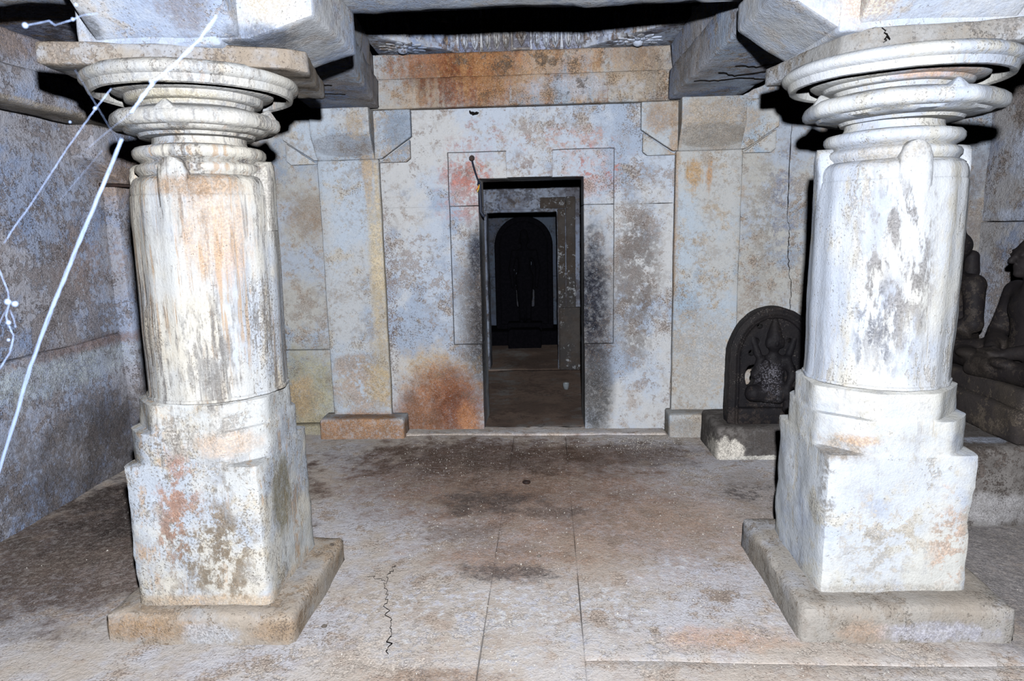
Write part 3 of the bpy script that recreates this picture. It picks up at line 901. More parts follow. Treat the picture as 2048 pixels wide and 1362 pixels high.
# ------------------------------------------------------------------ back wall
wb = empty('wall_back', (0, 4.79, 0), 'limewashed back wall of the hall around the doorway', kind='structure')
YW, YB, YR = 4.79, 5.25, 4.838
prism('jamb_slab', [(-1.19, -0.05), (-0.486, -0.05), (-0.486, 0.648), (-0.69, 0.648), (-0.69, 1.64), (-1.19, 1.64)], 'y', YW, YB, M_door, wb, 0.003, 0.045, 0.004, 5, 11)
prism('jamb_slab', [(0.26, -0.05), (0.88, -0.05), (0.88, 1.63), (0.468, 1.63), (0.468, 0.642), (0.26, 0.642)], 'y', YW, YB, M_door, wb, 0.003, 0.045, 0.004, 5, 11)
prism('lintel_slab', [(-1.19, 1.6405), (-0.69, 1.6405), (-0.69, 2.012), (-0.28, 2.012), (-0.28, 1.83), (0.043, 1.83), (0.043, 2.012), (0.468, 2.012), (0.468, 1.6305), (0.88, 1.6305), (0.88, 2.30), (-1.19, 2.30)],
      'y', YW, YB, M_door, wb, 0.003, 0.045, 0.004, 5, 11)
prism('door_band', [(-0.70, 0.64), (-0.486, 0.64), (-0.486, 1.642), (-0.70, 1.642)], 'y', YR, YB - 0.005, M_door, wb, 0.005, 0.04, 0.003, 6, 14)
prism('door_band', [(0.26, 0.635), (0.475, 0.635), (0.475, 1.632), (0.26, 1.632)], 'y', YR, YB - 0.005, M_door, wb, 0.005, 0.04, 0.003, 6, 15)
prism('door_band', [(-0.70, 1.645), (-0.486, 1.645), (-0.486, 1.83), (-0.27, 1.83), (-0.27, 2.02), (-0.70, 2.02)], 'y', YR, YB - 0.006, M_door, wb, 0.005, 0.04, 0.003, 6, 16)
prism('door_band', [(0.033, 1.83), (0.26, 1.83), (0.26, 1.635), (0.475, 1.635), (0.475, 2.02), (0.033, 2.02)], 'y', YR, YB - 0.006, M_door, wb, 0.005, 0.04, 0.003, 6, 17)
rbox('wall_slab', -2.80, -1.18, 4.79, 5.2, -0.05, 0.622, M_niche_l, wb, 0.008, 0.06, 0.006, 4, 18)
rbox('wall_slab', -2.80, -1.18, 4.792, 5.2, 0.626, 2.5, M_niche_l, wb, 0.008, 0.06, 0.006, 4, 19)
rbox('wall_slab', 0.87, 3.0, 4.79, 5.2, -0.05, 2.5, M_niche_l, wb, 0.008, 0.06, 0.006, 4, 20)
rbox('wall_ledge', -2.1, -1.60, 4.70, 4.80, -0.02, 0.07, M_niche_l, wb, 0.02, 0.05, 0.01, 6, 21)
crack('wall_crack', [(1.655, 4.789, 2.14), (1.652, 4.789, 1.8), (1.655, 4.789, 1.5)], 0.0035, M_crack, wb, 0.002, 5, 8)
crack('wall_crack', [(1.655, 4.788, 1.5), (1.675, 4.788, 1.42), (1.668, 4.788, 1.30), (1.69, 4.788, 1.12), (1.705, 4.788, 0.95), (1.70, 4.788, 0.8)], 0.003, M_crack, wb, 0.008, 6, 8)
crack('wall_crack', [(-0.52, 4.789, 2.285), (-0.50, 4.789, 2.262), (-0.46, 4.789, 2.27)], 0.012, M_crack, wb, 0.006, 7, 6)


# ------------------------------------------------------------------ pilasters
def pilaster(name, x0, x1, mat, label, seed, base_x):
    r = empty(name, ((x0 + x1) / 2, 4.75, 0), label, 'pilaster', 'pilasters beside the doorway')
    yf = 4.735
    rbox('shaft', x0, x1, yf, 4.795, 0.10, 1.975, mat, r, 0.012, 0.05, 0.004, 5, seed)
    rbox('base', base_x[0], base_x[1], 4.60, 4.795, -0.04, base_x[2], mat, r, 0.016, 0.05, 0.008, 5, seed + 1)
    # bracket: front arm
    fx0, fx1 = x0 + 0.01, x1 - 0.02
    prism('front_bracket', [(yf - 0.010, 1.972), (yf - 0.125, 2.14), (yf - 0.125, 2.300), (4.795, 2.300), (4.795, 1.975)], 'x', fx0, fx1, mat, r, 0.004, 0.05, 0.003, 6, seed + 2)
    # bracket arms lying along the wall, each a stepped corbel over a wedge
    for s, xe in ((-1, x0), (1, x1)):
        X = lambda d: xe + s * d
        up = [(X(-0.03), 2.30), (X(0.235), 2.30), (X(0.235), 2.12), (X(0.02), 1.975), (X(-0.03), 1.975)]
        lo = [(X(-0.02), 1.952), (X(0.02), 1.964), (X(0.222), 2.10), (X(0.222), 1.975), (X(0.19), 1.95)]
        if s < 0:
            up = up[::-1]
            lo = lo[::-1]
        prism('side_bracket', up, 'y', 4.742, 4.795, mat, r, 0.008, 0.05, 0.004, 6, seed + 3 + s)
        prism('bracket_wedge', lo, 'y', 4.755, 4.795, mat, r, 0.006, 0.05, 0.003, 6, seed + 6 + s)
    return r


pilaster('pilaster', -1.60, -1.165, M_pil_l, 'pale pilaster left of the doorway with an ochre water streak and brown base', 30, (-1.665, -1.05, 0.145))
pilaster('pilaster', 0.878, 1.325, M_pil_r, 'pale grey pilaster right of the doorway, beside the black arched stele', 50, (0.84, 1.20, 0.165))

# ------------------------------------------------------------------ beams and lintels
bk = empty('stone_beam', (-0.14, 4.7, 2.3), 'stone beam over the doorway streaked with orange rust stains', 'beam', kind='thing')
rbox('lower_fascia', -1.30, 1.0, 4.735, 5.2, 2.302, 2.500, M_lint, bk, 0.01, 0.045, 0.005, 6, 70)
prism('upper_fascia', [(4.765, 2.498), (4.745, 2.655), (5.2, 2.655), (5.2, 2.498)], 'x', -1.30, 1.0, M_lint, bk, 0.006, 0.045, 0.005, 6, 71)
rnd = random.Random(3)


def side_beam(label, xi0, xi1, s, seed):
    """beam over a pilaster, running from the pillar bracket to the back wall; inner edge from xi0 (near) to xi1 (back)"""
    r = empty('stone_beam', ((xi0 + xi1) / 2, 3.7, 2.3), label, 'beam', 'side beams of the centre bay', kind='thing')
    y0, y1 = (2.80 if s < 0 else 2.86), 4.73

    def warp(V):
        t = (V[:, 1] - y0) / (y1 - y0)
        V[:, 0] += xi0 + (xi1 - xi0) * t
        return V
    w = 0.46
    a, b = (-w, 0.0) if s < 0 else (0.0, w)
    rbox('lower_fascia', a, b, y0, y1, 2.302, 2.495, M_beam, r, 0.012, 0.05, 0.007, 6, seed, 0.012, warp=warp)
    a, b = (-w, -0.025) if s < 0 else (0.025, w)

    def warp2(V):
        V = warp(V)
        t = np.clip((V[:, 2] - 2.495) / 0.16, 0, 1)
        inner = (V[:, 0] - (xi0 + xi1) / 2) * s < 0.12
        V[:, 0] += np.where(inner, -s * t * 0.02, 0)
        return V
    rbox('upper_fascia', a, b, y0, y1, 2.493, 2.656, M_beam, r, 0.012, 0.05, 0.007, 6, seed + 1, 0.012, warp=warp2)
    return r


sbl = side_beam('grey stone beam from the left pillar back to the left pilaster', -0.88, -1.135, -1, 72)
sbr = side_beam('grey stone beam from the right pillar back to the right pilaster', 0.835, 0.815, 1, 74)
for pts, p in (([(-1.52, 4.15, 2.3), (-1.36, 4.1, 2.3), (-1.2, 4.16, 2.3)], sbl), ([(-1.5, 4.02, 2.3), (-1.4, 3.95, 2.3), (-1.3, 4.0, 2.3)], sbl), ([(-1.42, 3.9, 2.3), (-1.3, 3.86, 2.3), (-1.2, 3.9, 2.3)], sbl),
               ([(0.95, 3.9, 2.3), (1.06, 4.0, 2.3), (1.2, 3.92, 2.3), (1.3, 4.0, 2.3)], sbr), ([(1.0, 3.75, 2.3), (1.12, 3.8, 2.3), (1.25, 3.7, 2.3)], sbr), ([(0.86, 4.1, 2.3), (1.0, 4.12, 2.3), (1.1, 4.06, 2.3), (1.26, 4.12, 2.3)], sbr)):
    crack('plaster_crack', [(x, y, z - 0.003) for x, y, z in pts], 0.003, M_crack, p, 0.01, 8, 6, up=(0, 0, -1))


def cross_beam(label, x0, x1, y0, y1, z0, seed, skew=0.0):
    def warp(V):
        V[:, 1] += (V[:, 0] - x0) * skew
        return V
    o = rbox('cross_beam', x0, x1, y0, y1, z0, z0 + 0.34, M_brk, None, 0.012, 0.06, 0.01, 6, seed, 0.014, warp=warp)
    return tag(o, label, 'beam', 'cross beams over the pillars', 'thing')


cross_beam('whitewashed beam spanning between the two pillars at the top', -1.26, 1.24, 2.30, 2.765, 2.335, 76, 0.035)

cross_beam('mostly unseen beam added above the left aisle to shade the top left corner', -2.495, -1.54, 2.25, 2.45, 2.30, 77)  # added beam, mostly out of view, to throw the aisle ceiling into shadow
# ------------------------------------------------------------------ ceiling of the centre bay
ceil = empty('ceiling', (0, 3.7, 2.66), 'carved stone ceiling with corner slabs and a band of lotus petals', kind='structure')
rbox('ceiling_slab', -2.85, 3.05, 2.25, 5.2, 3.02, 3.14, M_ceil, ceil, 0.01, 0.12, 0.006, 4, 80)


def corner_slab(poly, fc, seed):
    o = prism('corner_slab', poly, 'z', 2.658, 2.70, M_petal, ceil, 0.005, 0.05, 0.004, 8, seed)
    # carved flower hanging under the slab: a ring of petals around a boss
    for ring, (n, R, L, W) in enumerate(((12, 0.115, 0.05, 0.026), (9, 0.062, 0.042, 0.022))):
        V = []
        F = []
        for k in range(n):
            an = 2 * math.pi * (k + 0.5 * ring) / n
            c, s = math.cos(an), math.sin(an)
            outl = [(-L, 0), (-L * 0.3, -W), (L * 0.5, -W * 0.8), (L, 0), (L * 0.5, W * 0.8), (-L * 0.3, W)]
            b0 = len(V)
            for (u, v) in outl:
                V.append((fc[0] + c * (R + u) - s * v, fc[1] + s * (R + u) + c * v, 2.66))
            for (u, v) in outl:
                V.append((fc[0] + c * (R + u * 0.8) - s * v * 0.8, fc[1] + s * (R + u * 0.8) + c * v * 0.8, 2.652 - 0.005 * ring))
            V.append((fc[0] + c * (R + 0.1 * L), fc[1] + s * (R + 0.1 * L), 2.647 - 0.006 * ring))
            for i in range(6):
                j = (i + 1) % 6
                F.append((b0 + i, b0 + j, b0 + 6 + j, b0 + 6 + i))
                F.append((b0 + 6 + i, b0 + 6 + j, b0 + 12))
        link_mesh('flower_petals', mesh_np('flower_petals', V, F), M_petal, o, 30)
    lathe('flower_boss', [(0.034, 2.662), (0.036, 2.640), (0.026, 2.628), (0.010, 2.622), (0.002, 2.621)], fc[0], fc[1], M_petal, o, 20, cap=False)


corner_slab([(-1.13, 4.80), (-1.10, 4.25), (-0.60, 4.76), (-0.60, 4.80)], (-0.93, 4.60), 81)
corner_slab([(0.85, 4.80), (0.24, 4.80), (0.24, 4.77), (0.79, 4.22), (0.84, 4.22)], (0.60, 4.62), 82)
corner_slab([(-0.90, 2.70), (-0.35, 2.70), (-0.90, 3.25)], (-0.74, 2.86), 83)
corner_slab([(0.84, 2.70), (0.84, 3.25), (0.29, 2.70)], (0.68, 2.86), 84)


def petal_wall(a, b, kinds, seed):
    """an upright course of carved petals from plan point a to b; its face looks to the middle of the bay"""
    a = Vector((a[0], a[1], 0))
    b = Vector((b[0], b[1], 0))
    t = (b - a)
    L = t.length
    t.normalize()
    nrm = Vector((t.y, -t.x, 0))
    if nrm.dot(Vector((-0.14, 3.7, 0)) - a) < 0:
        nrm = -nrm
    z0, z1 = 2.658, 3.03
    A = a - nrm * 0.10
    B = b - nrm * 0.10
    A2 = a - t * 0.02
    B2 = b + t * 0.02
    o = prism('petal_course', [(A2.x, A2.y), (B2.x, B2.y), (B.x, B.y), (A.x, A.y)], 'z', z0, z1, M_ceil, ceil, 0.004, 0.06, 0.004, 9, seed)

    def relief(name, c, w, h0, h1, kind):
        pts = []
        if kind == 'petal':
            for (u, v) in ((0, 0.0), (0.62, 0.22), (1.0, 0.55), (0.94, 0.85), (0.6, 1.0), (-0.6, 1.0), (-0.94, 0.85), (-1.0, 0.55), (-0.62, 0.22)):
                pts.append((u * w * 0.46, h0 + (h1 - h0) * v))
        elif kind == 'diamond':
            pts = [(0, h0), (w * 0.42, (h0 + h1) / 2), (0, h1), (-w * 0.42, (h0 + h1) / 2)]
        else:
            pts = [(-w / 2, h0), (w / 2, h0), (w / 2, h1), (-w / 2, h1)]
        V = []
        F = []
        n = len(pts)
        for d, sc in ((-0.004, 1.0), (0.016, 0.94), (0.026, 0.62)):
            for (u, v) in pts:
                vm = (h0 + h1) / 2
                p = c + t * (u * sc) + nrm * d
                V.append((p.x, p.y, vm + (v - vm) * sc))
        for k in range(2):
            for i in range(n):
                j = (i + 1) % n
                F.append((k * n + i, k * n + j, (k + 1) * n + j, (k + 1) * n + i))
        F.append(tuple(2 * n + i for i in range(n)))
        me = mesh_np(name, V, F)
        bm = bmesh.new()
        bm.from_mesh(me)
        bmesh.ops.recalc_face_normals(bm, faces=bm.faces[:])
        bm.to_mesh(me)
        bm.free()
        link_mesh(name, me, M_petal, o, 40)
    x = 0.0
    tot = sum(w for _, w in kinds)
    for kind, w in kinds:
        w = w * L / tot
        c = a + t * (x + w / 2)
        if kind == 'petal':
            relief('lotus_petal', c, w, z0 + 0.008, z0 + 0.17, 'petal')
            relief('petal_core', c + nrm * 0.018, w * 0.4, z0 + 0.02, z0 + 0.11, 'petal')
            relief('lotus_petal', c, w, z0 + 0.18, z0 + 0.345, 'petal')
        elif kind == 'panel':
            for (u0, u1, h0, h1) in ((-0.5, -0.38, 0.0, 0.2), (0.38, 0.5, 0.0, 0.2), (-0.5, 0.5, 0.0, 0.02), (-0.5, 0.5, 0.18, 0.2)):
                relief('panel_frame', c + t * (w * (u0 + u1) / 2), w * (u1 - u0), z0 + h0, z0 + h1, 'bar')
            relief('panel_diamond', c, w * 0.66, z0 + 0.025, z0 + 0.175, 'diamond')
            relief('panel_diamond', c + nrm * 0.02, w * 0.28, z0 + 0.065, z0 + 0.135, 'diamond')
        elif kind == 'rib':
            relief('petal_rib', c, w, z0 + 0.004, z0 + 0.34, 'bar')
        x += w


P5 = [('petal', 1.0)] * 2 + [('rib', 0.3)] + [('petal', 1.0)] * 3
petal_wall((-0.60, 4.775), (0.26, 4.79), [('rib', 0.35)] + [('petal', 1.0)] * 2 + [('rib', 0.3)] + [('petal', 0.9)] * 3 + [('panel', 2.1)] + [('petal', 0.9)] * 3 + [('rib', 0.3)] + [('petal', 1.0)] * 2, 85)
petal_wall((-1.12, 4.26), (-0.61, 4.77), [('rib', 0.3), ('panel', 1.8), ('rib', 0.3), ('petal', 1), ('petal', 1), ('rib', 0.3), ('panel', 1.8), ('rib', 0.3)], 86)
petal_wall((0.27, 4.785), (0.80, 4.23), [('rib', 0.3), ('petal', 1), ('petal', 1), ('rib', 0.3), ('panel', 1.8), ('rib', 0.3), ('petal', 1), ('petal', 1)], 87)

# ------------------------------------------------------------------ left aisle
wl = empty('wall_left', (-2.74, 3.0, 0), 'rough grey left wall of the hall', kind='structure')
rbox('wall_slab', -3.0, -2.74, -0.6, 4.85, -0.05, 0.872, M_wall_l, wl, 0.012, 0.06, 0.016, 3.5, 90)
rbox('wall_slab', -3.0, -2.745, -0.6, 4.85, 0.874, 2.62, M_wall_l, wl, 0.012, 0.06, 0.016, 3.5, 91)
r = empty('wall_beam', (-2.6, 3.0, 2.12), 'long grey stone beam along the top of the left wall', 'beam', kind='thing')
rbox('lower_fascia', -2.745, -2.50, -0.6, 4.79, 2.125, 2.30, M_wall_l, r, 0.014, 0.06, 0.010, 5, 92, 0.015)
rbox('upper_fascia', -2.745, -2.525, -0.6, 4.79, 2.298, 2.47, M_wall_l, r, 0.014, 0.06, 0.010, 5, 93, 0.015)
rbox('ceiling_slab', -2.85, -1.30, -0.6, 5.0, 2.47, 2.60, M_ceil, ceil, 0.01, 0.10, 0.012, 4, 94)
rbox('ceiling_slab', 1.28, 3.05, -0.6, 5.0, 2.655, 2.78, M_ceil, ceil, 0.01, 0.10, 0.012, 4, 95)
r = empty('wall_pilaster', (-2.74, 4.25, 0), 'shallow grey pilaster in the corner of the left wall, behind the left pillar', 'pilaster')
rbox('shaft', -2.80, -2.66, 4.10, 4.60, -0.03, 1.80, M_wall_l, r, 0.012, 0.06, 0.006, 5, 96)
prism('bracket', [(4.10, 1.80), (3.86, 1.94), (3.86, 2.13), (4.84, 2.13), (4.84, 1.94), (4.60, 1.80)], 'x', -2.80, -2.60, M_wall_l, r, 0.01, 0.06, 0.005, 6, 97)
o = tube('iron_rod', [(-2.73, 4.06, 1.80), (-2.55, 4.1, 1.79), (-2.2, 4.25, 1.765), (-1.9, 4.42, 1.75)], 0.011, M_iron, None, 8)
tag(o, 'thin rusty iron rod reaching from the left wall behind the left pillar', 'rod')

# ------------------------------------------------------------------ right aisle
wr = empty('wall_right', (2.95, 3.0, 0), 'rough grey right wall of the hall', kind='structure')
rbox('wall_slab', 2.95, 3.2, -0.6, 4.85, -0.05, 1.455, M_wall_r, wr, 0.008, 0.06, 0.016, 3.5, 100)
rbox('wall_slab', 2.955, 3.2, -0.6, 4.85, 1.455, 2.75, M_wall_r, wr, 0.012, 0.06, 0.016, 3.5, 101)

# ------------------------------------------------------------------ the two great pillars
def sector(a, c0, w):
    d = np.abs((a - c0 + math.pi) % (2 * math.pi) - math.pi)
    return d


def pillar(label, cx, cy, zp, hb, plinth, aba, aba_z, brk_c, brk_hw, arms, mat, mblock, mplinth, maba, cuts, R1, R2, d1off, seed, lean, tang, crest, d2z, side, farm):
    root = empty('stone_pillar', (cx, cy, 0), label, 'pillar', 'whitewashed pillars of the hall', 'thing')
    rbox('plinth', plinth[0], plinth[1], plinth[2], plinth[3], -0.05, zp, mplinth, root, 0.02, 0.04, 0.012, 6, seed, 0.02)

    def sq(r, th, z):
        c, s = np.cos(th), np.sin(th)
        ac, as_ = np.abs(c), np.abs(s)
        if z <= 0.660:
            h, cutv = hb + 0.006 * (0.66 - z), [hb * 1.385] * 4
        elif z <= 0.785:
            h, cutv = hb - 0.001, cuts
        else:
            h, cutv = hb - 0.003, [min(q, 0.264) for q in cuts]
        base = h / np.maximum(ac, as_)
        q = ((np.floor(th / (math.pi / 2))).astype(int)) % 4
        cc = np.array(cutv)[q]
        dg = (ac + as_) / math.sqrt(2)
        rr = np.minimum(base, cc / dg)
        p = 36.0
        rr = (base ** -p + (cc / dg) ** -p) ** (-1 / p)
        return rr
    prof = [(0.3, zp - 0.03)] + [(0.3, z) for z in np.linspace(zp, 0.645, 20)] + [(0.3, 0.652), (0.3, 0.6600), (0.3, 0.6645), (0.3, 0.680)]
    prof += [(0.3, z) for z in np.linspace(0.70, 0.77, 4)] + [(0.3, 0.785), (0.3, 0.7895)] + [(0.3, z) for z in np.linspace(0.80, 0.885, 5)] + [(0.3, 0.893)]

    def sq2(r, th, z):
        rr = sq(r, th, z)
        # knocked and worn arrises
        near = np.clip((rr - hb * 1.18) / (hb * 0.2), 0, 1)
        Q_ = np.stack([np.cos(th), np.sin(th), np.full_like(th, z * 6)], 1) + seed
        rr = rr - near * (0.012 * np.clip(fbm(Q_, 2.3, seed) + 0.15, 0, 1) + 0.006 * np.abs(fbm(Q_, 6.0, seed + 2)))
        if z > 0.892:
            rr = np.minimum(rr, 0.250)
        return rr
    lathe('base_block', prof + [(0.3, 0.8931)], cx, cy, mblock, root, 144, sq2, 0.009, 8, seed + 1, 40)

    def shaft_r(r, th, z):
        rr = np.full_like(th, r)
        rr = rr + 0.0022 * np.cos(16 * th)
        return rr
    sp = [(0.252, 0.8925), (0.2565, 0.895), (0.2565, 0.904), (0.252, 0.907)] + [(0.251 + 0.002 * math.sin((z - 0.92) / 0.72 * math.pi), z) for z in np.linspace(0.92, 1.62, 26)]
    sp += [(0.250, 1.628), (0.2465, 1.632), (0.248, 1.638), (0.2475, 1.655), (0.245, 1.668), (0.240, 1.680), (0.231, 1.690), (0.218, 1.697), (0.20, 1.700)]
    lathe('shaft', sp, cx, cy, mat, root, 144, shaft_r, 0.005, 7, seed + 2, 40, lean=(lean, 0))
    ox = lean * 1.7
    # rounded tongues at the shoulder
    for k in range(4):
        a0 = -math.pi / 2 + k * math.pi / 2 + tang
        nv = np.array([math.cos(a0), math.sin(a0), 0])
        tv = np.array([-math.sin(a0), math.cos(a0), 0])
        V = []
        F = []
        pr = [(-0.050, 1.50, 0.004), (-0.052, 1.64, 0.012), (-0.048, 1.70, 0.016), (-0.036, 1.735, 0.018), (-0.018, 1.752, 0.019), (0, 1.757, 0.019),
              (0.018, 1.752, 0.019), (0.036, 1.735, 0.018), (0.048, 1.70, 0.016), (0.052, 1.64, 0.012), (0.050, 1.50, 0.004)]
        for (u, z, t) in pr:
            V.append(np.array([cx + ox, cy, 0]) + nv * 0.205 + tv * u * 1.05 + np.array([0, 0, z]))
        for (u, z, t) in pr:
            zz = 1.64 + (z - 1.64) * 0.97 if z > 1.64 else z
            V.append(np.array([cx + ox, cy, 0]) + nv * (0.246 + t * 0.55 - 1.6 * u * u) + tv * u + np.array([0, 0, zz]))
        for (u, z, t) in pr:
            zz = 1.60 + (z - 1.60) * 0.78 if z > 1.6 else z
            V.append(np.array([cx + ox, cy, 0]) + nv * (0.251 + t * 0.55 - 1.6 * (u * 0.62) ** 2) + tv * u * 0.62 + np.array([0, 0, zz]))
        n = len(pr)
        for q in range(2):
            for i in range(n - 1):
                F.append((q * n + i, q * n + i + 1, (q + 1) * n + i + 1, (q + 1) * n + i))
        for i in range(n // 2):
            F.append((2 * n + i, 2 * n + i + 1, 2 * n + n - 2 - i, 2 * n + n - 1 - i))
        me = mesh_np('tongue', V, F)
        bm = bmesh.new()
        bm.from_mesh(me)
        bmesh.ops.remove_doubles(bm, verts=bm.verts[:], dist=0.0005)
        bmesh.ops.recalc_face_normals(bm, faces=bm.faces[:])
        bm_refine(bm, 0.03)
        displace_bm(bm, 0.003, 12, seed + 40 + k)
        bm.to_mesh(me)
        bm.free()
        link_mesh('tongue', me, mat, root, 0)
    nx = cx + ox
    nr = [(0.236, 1.686), (0.226, 1.694), (0.213, 1.700), (0.218, 1.708), (0.225, 1.716), (0.2255, 1.728), (0.220, 1.737), (0.208, 1.743), (0.203, 1.748), (0.211, 1.754),
          (0.224, 1.762), (0.2295, 1.774), (0.2285, 1.788), (0.220, 1.798), (0.196, 1.803), (0.170, 1.807), (0.163, 1.820), (0.162, 1.850)]
    lathe('neck_rings', nr, nx, cy, mat, root, 112, None, 0.005, 9, seed + 3, 45)
    dx = nx + d1off

    def oct_r(r, th, z):
        f = 1.0
        if r > R1 * 0.85:
            o = 1 / np.maximum(np.abs(np.cos((th + 0.15 + math.pi / 8) % (math.pi / 4) - math.pi / 8)), 0.9)
            return r * (0.55 + 0.45 * o * 0.97)
        return np.full_like(th, r)
    d1 = [(0.162, 1.832), (0.196, 1.836), (0.203, 1.846), (0.226, 1.848), (R1 * 0.84, 1.853), (R1 * 0.87, 1.862), (R1 * 0.96, 1.862), (R1, 1.872), (R1 * 1.01, 1.888), (R1 * 0.995, 1.903),
          (R1 * 0.95, 1.914), (R1 * 0.86, 1.922), (0.205, 1.932), (0.185, 1.938), (0.176, 1.950)]
    lathe('lower_disc', dens(d1, 0.03), dx, cy, mat, root, 112, oct_r, 0.006, 8, seed + 4, 45)
    for k in range(4):
        a0 = -math.pi / 2 + crest + k * math.pi / 2
        c, s = math.cos(a0), math.sin(a0)
        Rr = R1 * 0.97
        V = []
        for (u, z, d) in ((-0.042, 1.900, 0.004), (0.042, 1.900, 0.004), (0, 1.944, -0.012), (0, 1.905, 0.012), (-0.035, 1.908, -0.07), (0.035, 1.908, -0.07)):
            V.append((dx + c * (Rr + d) - s * u, cy + s * (Rr + d) + c * u, z))
        F = [(0, 3, 2), (3, 1, 2), (0, 1, 3), (0, 2, 4), (1, 5, 2), (4, 2, 5), (0, 4, 5, 1)]
        me = mesh_np('disc_crest', V, F)
        bm = bmesh.new()
        bm.from_mesh(me)
        bmesh.ops.recalc_face_normals(bm, faces=bm.faces[:])
        bmesh.ops.bevel(bm, geom=bm.edges[:], offset=0.006, segments=2, profile=0.5, affect='EDGES', clamp_overlap=True)
        bm.to_mesh(me)
        bm.free()
        link_mesh('disc_crest', me, mat, root, 40)
    k2 = R2 / 0.366
    d2 = [(0.172, 1.930), (0.196, 1.936), (0.203, 1.950), (0.226, 1.952), (0.232, 1.956), (0.236, 1.970), (0.258, 1.973), (0.272, 1.980), (0.276, 1.992), (0.268, 2.006), (0.272, 2.030), (0.310, 2.032),
          (0.316, 2.00), (0.318, 1.975), (0.330, 1.969), (0.340, 1.972), (0.345, 1.984), (0.347, 1.996), (0.357, 2.001), (0.364, 2.009), (0.366, 2.020), (0.362, 2.029), (0.350, 2.040)]
    lathe('upper_disc', [((r - 0.17) * (R2 - 0.17) / (0.366 - 0.17) + 0.17, z + d2z * min(1, max(0, (z - 1.95) / 0.02))) for r, z in dens(d2, 0.02)], nx, cy, mat, root, 128, None, 0.005, 8, seed + 5, 45)
    prism('abacus', aba, 'z', aba_z[0], aba_z[1], maba, root, 0.010, 0.05, 0.010, 7, seed + 6, 40)
    bx, by = brk_c
    w = brk_hw
    zt = 2.336
    zb = aba_z[1]
    br = rbox('bracket', farm[0] - 0.065, bx + (bx - farm[0]) + 0.065, by - w - 0.03, by + w + 0.03, zb - 0.01, zt, M_brk, root, 0.014, 0.05, 0.008, 6, seed + 7, 0.012)
    e0, e1, dz = side
    pf = [(0.10, zb + 0.004), (e0, zb + 0.008), (e1, zb + dz), (e1, zt - 0.004), (0.10, zt - 0.004)]
    y0 = by - w - 0.03
    fr = [(y0 + 0.10, zb + 0.004), (y0 + 0.002, zb + 0.016), (y0 - 0.215, zb + 0.20), (y0 - 0.30, zb + 0.21), (y0 - 0.30, zt - 0.004), (y0 + 0.10, zt - 0.004)]
    y1 = by + w + 0.03
    bk_ = [(y1 - 0.10, zb + 0.004), (y1, zb + 0.016), (y1 + 0.215, zb + 0.20), (y1 + 0.215, 2.298), (y1 - 0.10, 2.298)]
    for d in arms:
        if d in 'rl':
            s = 1 if d == 'r' else -1
            prism('bracket_arm', [(bx + s * u, z) for u, z in pf], 'y', by - w - 0.02, by + w + 0.02, M_brk, br, 0.010, 0.05, 0.006, 7, seed + 8 + ord(d) % 7)
        else:
            prism('bracket_arm', fr if d == 'f' else bk_, 'x', farm[0], farm[1], M_brk, br, 0.010, 0.05, 0.006, 7, seed + 8 + ord(d) % 7)
    return root


pl_ = pillar('whitewashed pillar on the left with orange water stains and a peeling square base', -1.312, 2.51, 0.115, 0.256, (-1.66, -0.945, 2.185, 2.84),
             [(-1.60, 2.145), (-0.86, 2.335), (-0.82, 2.40), (-0.92, 2.88), (-1.70, 2.69)], (2.036, 2.104), (-1.285, 2.50), 0.23, 'rfb', M_left, M_left_block, M_plinth_l, M_abacus_l,
             [0.29, 0.29, 0.305, 0.276], 0.285, 0.365, -0.005, 200, 0.018, 0.06, 0.12, 0.007, (0.33, 0.545, 0.07), (-1.46, -0.985))
pr_ = pillar('whitewashed pillar on the right, brighter and less stained, with grey flaking', 1.262, 2.62, 0.135, 0.266, (0.892, 1.64, 2.245, 3.0),
             [(0.975, 2.40), (1.045, 2.33), (1.66, 2.245), (1.62, 2.90), (0.885, 2.90)], (2.030, 2.100), (1.255, 2.60), 0.225, 'lfbr', M_right, M_right_block, M_plinth_r, M_abacus_r,
             [0.30, 0.30, 0.284, 0.305], 0.322, 0.386, 0.022, 240, 0.004, -0.13, 0.10, -0.004, (0.31, 0.50, 0.13), (1.01, 1.50))
crack('crack', [(1.075, 2.318, 2.095), (1.085, 2.312, 2.06), (1.065, 2.295, 2.045)], 0.0025, M_crack, pr_, 0.008, 31, 6, up=(0, -1, 0))

# ------------------------------------------------------------------ right side: bench, statues, stele
def bw(V):
    t = np.clip((0.40 - V[:, 2]) / 0.4, 0, 1)
    V[:, 1] -= np.where(V[:, 1] < 3.4, 0.03 * t ** 3, 0)
    return V


be = rbox('stone_bench', 2.02, 2.955, 3.22, 4.79, -0.04, 0.385, M_bench, None, 0.035, 0.05, 0.014, 5, 110, 0.01, warp=bw)
tag(be, 'low dark grey stone bench along the right wall carrying the two seated statues', 'bench', kind='thing')


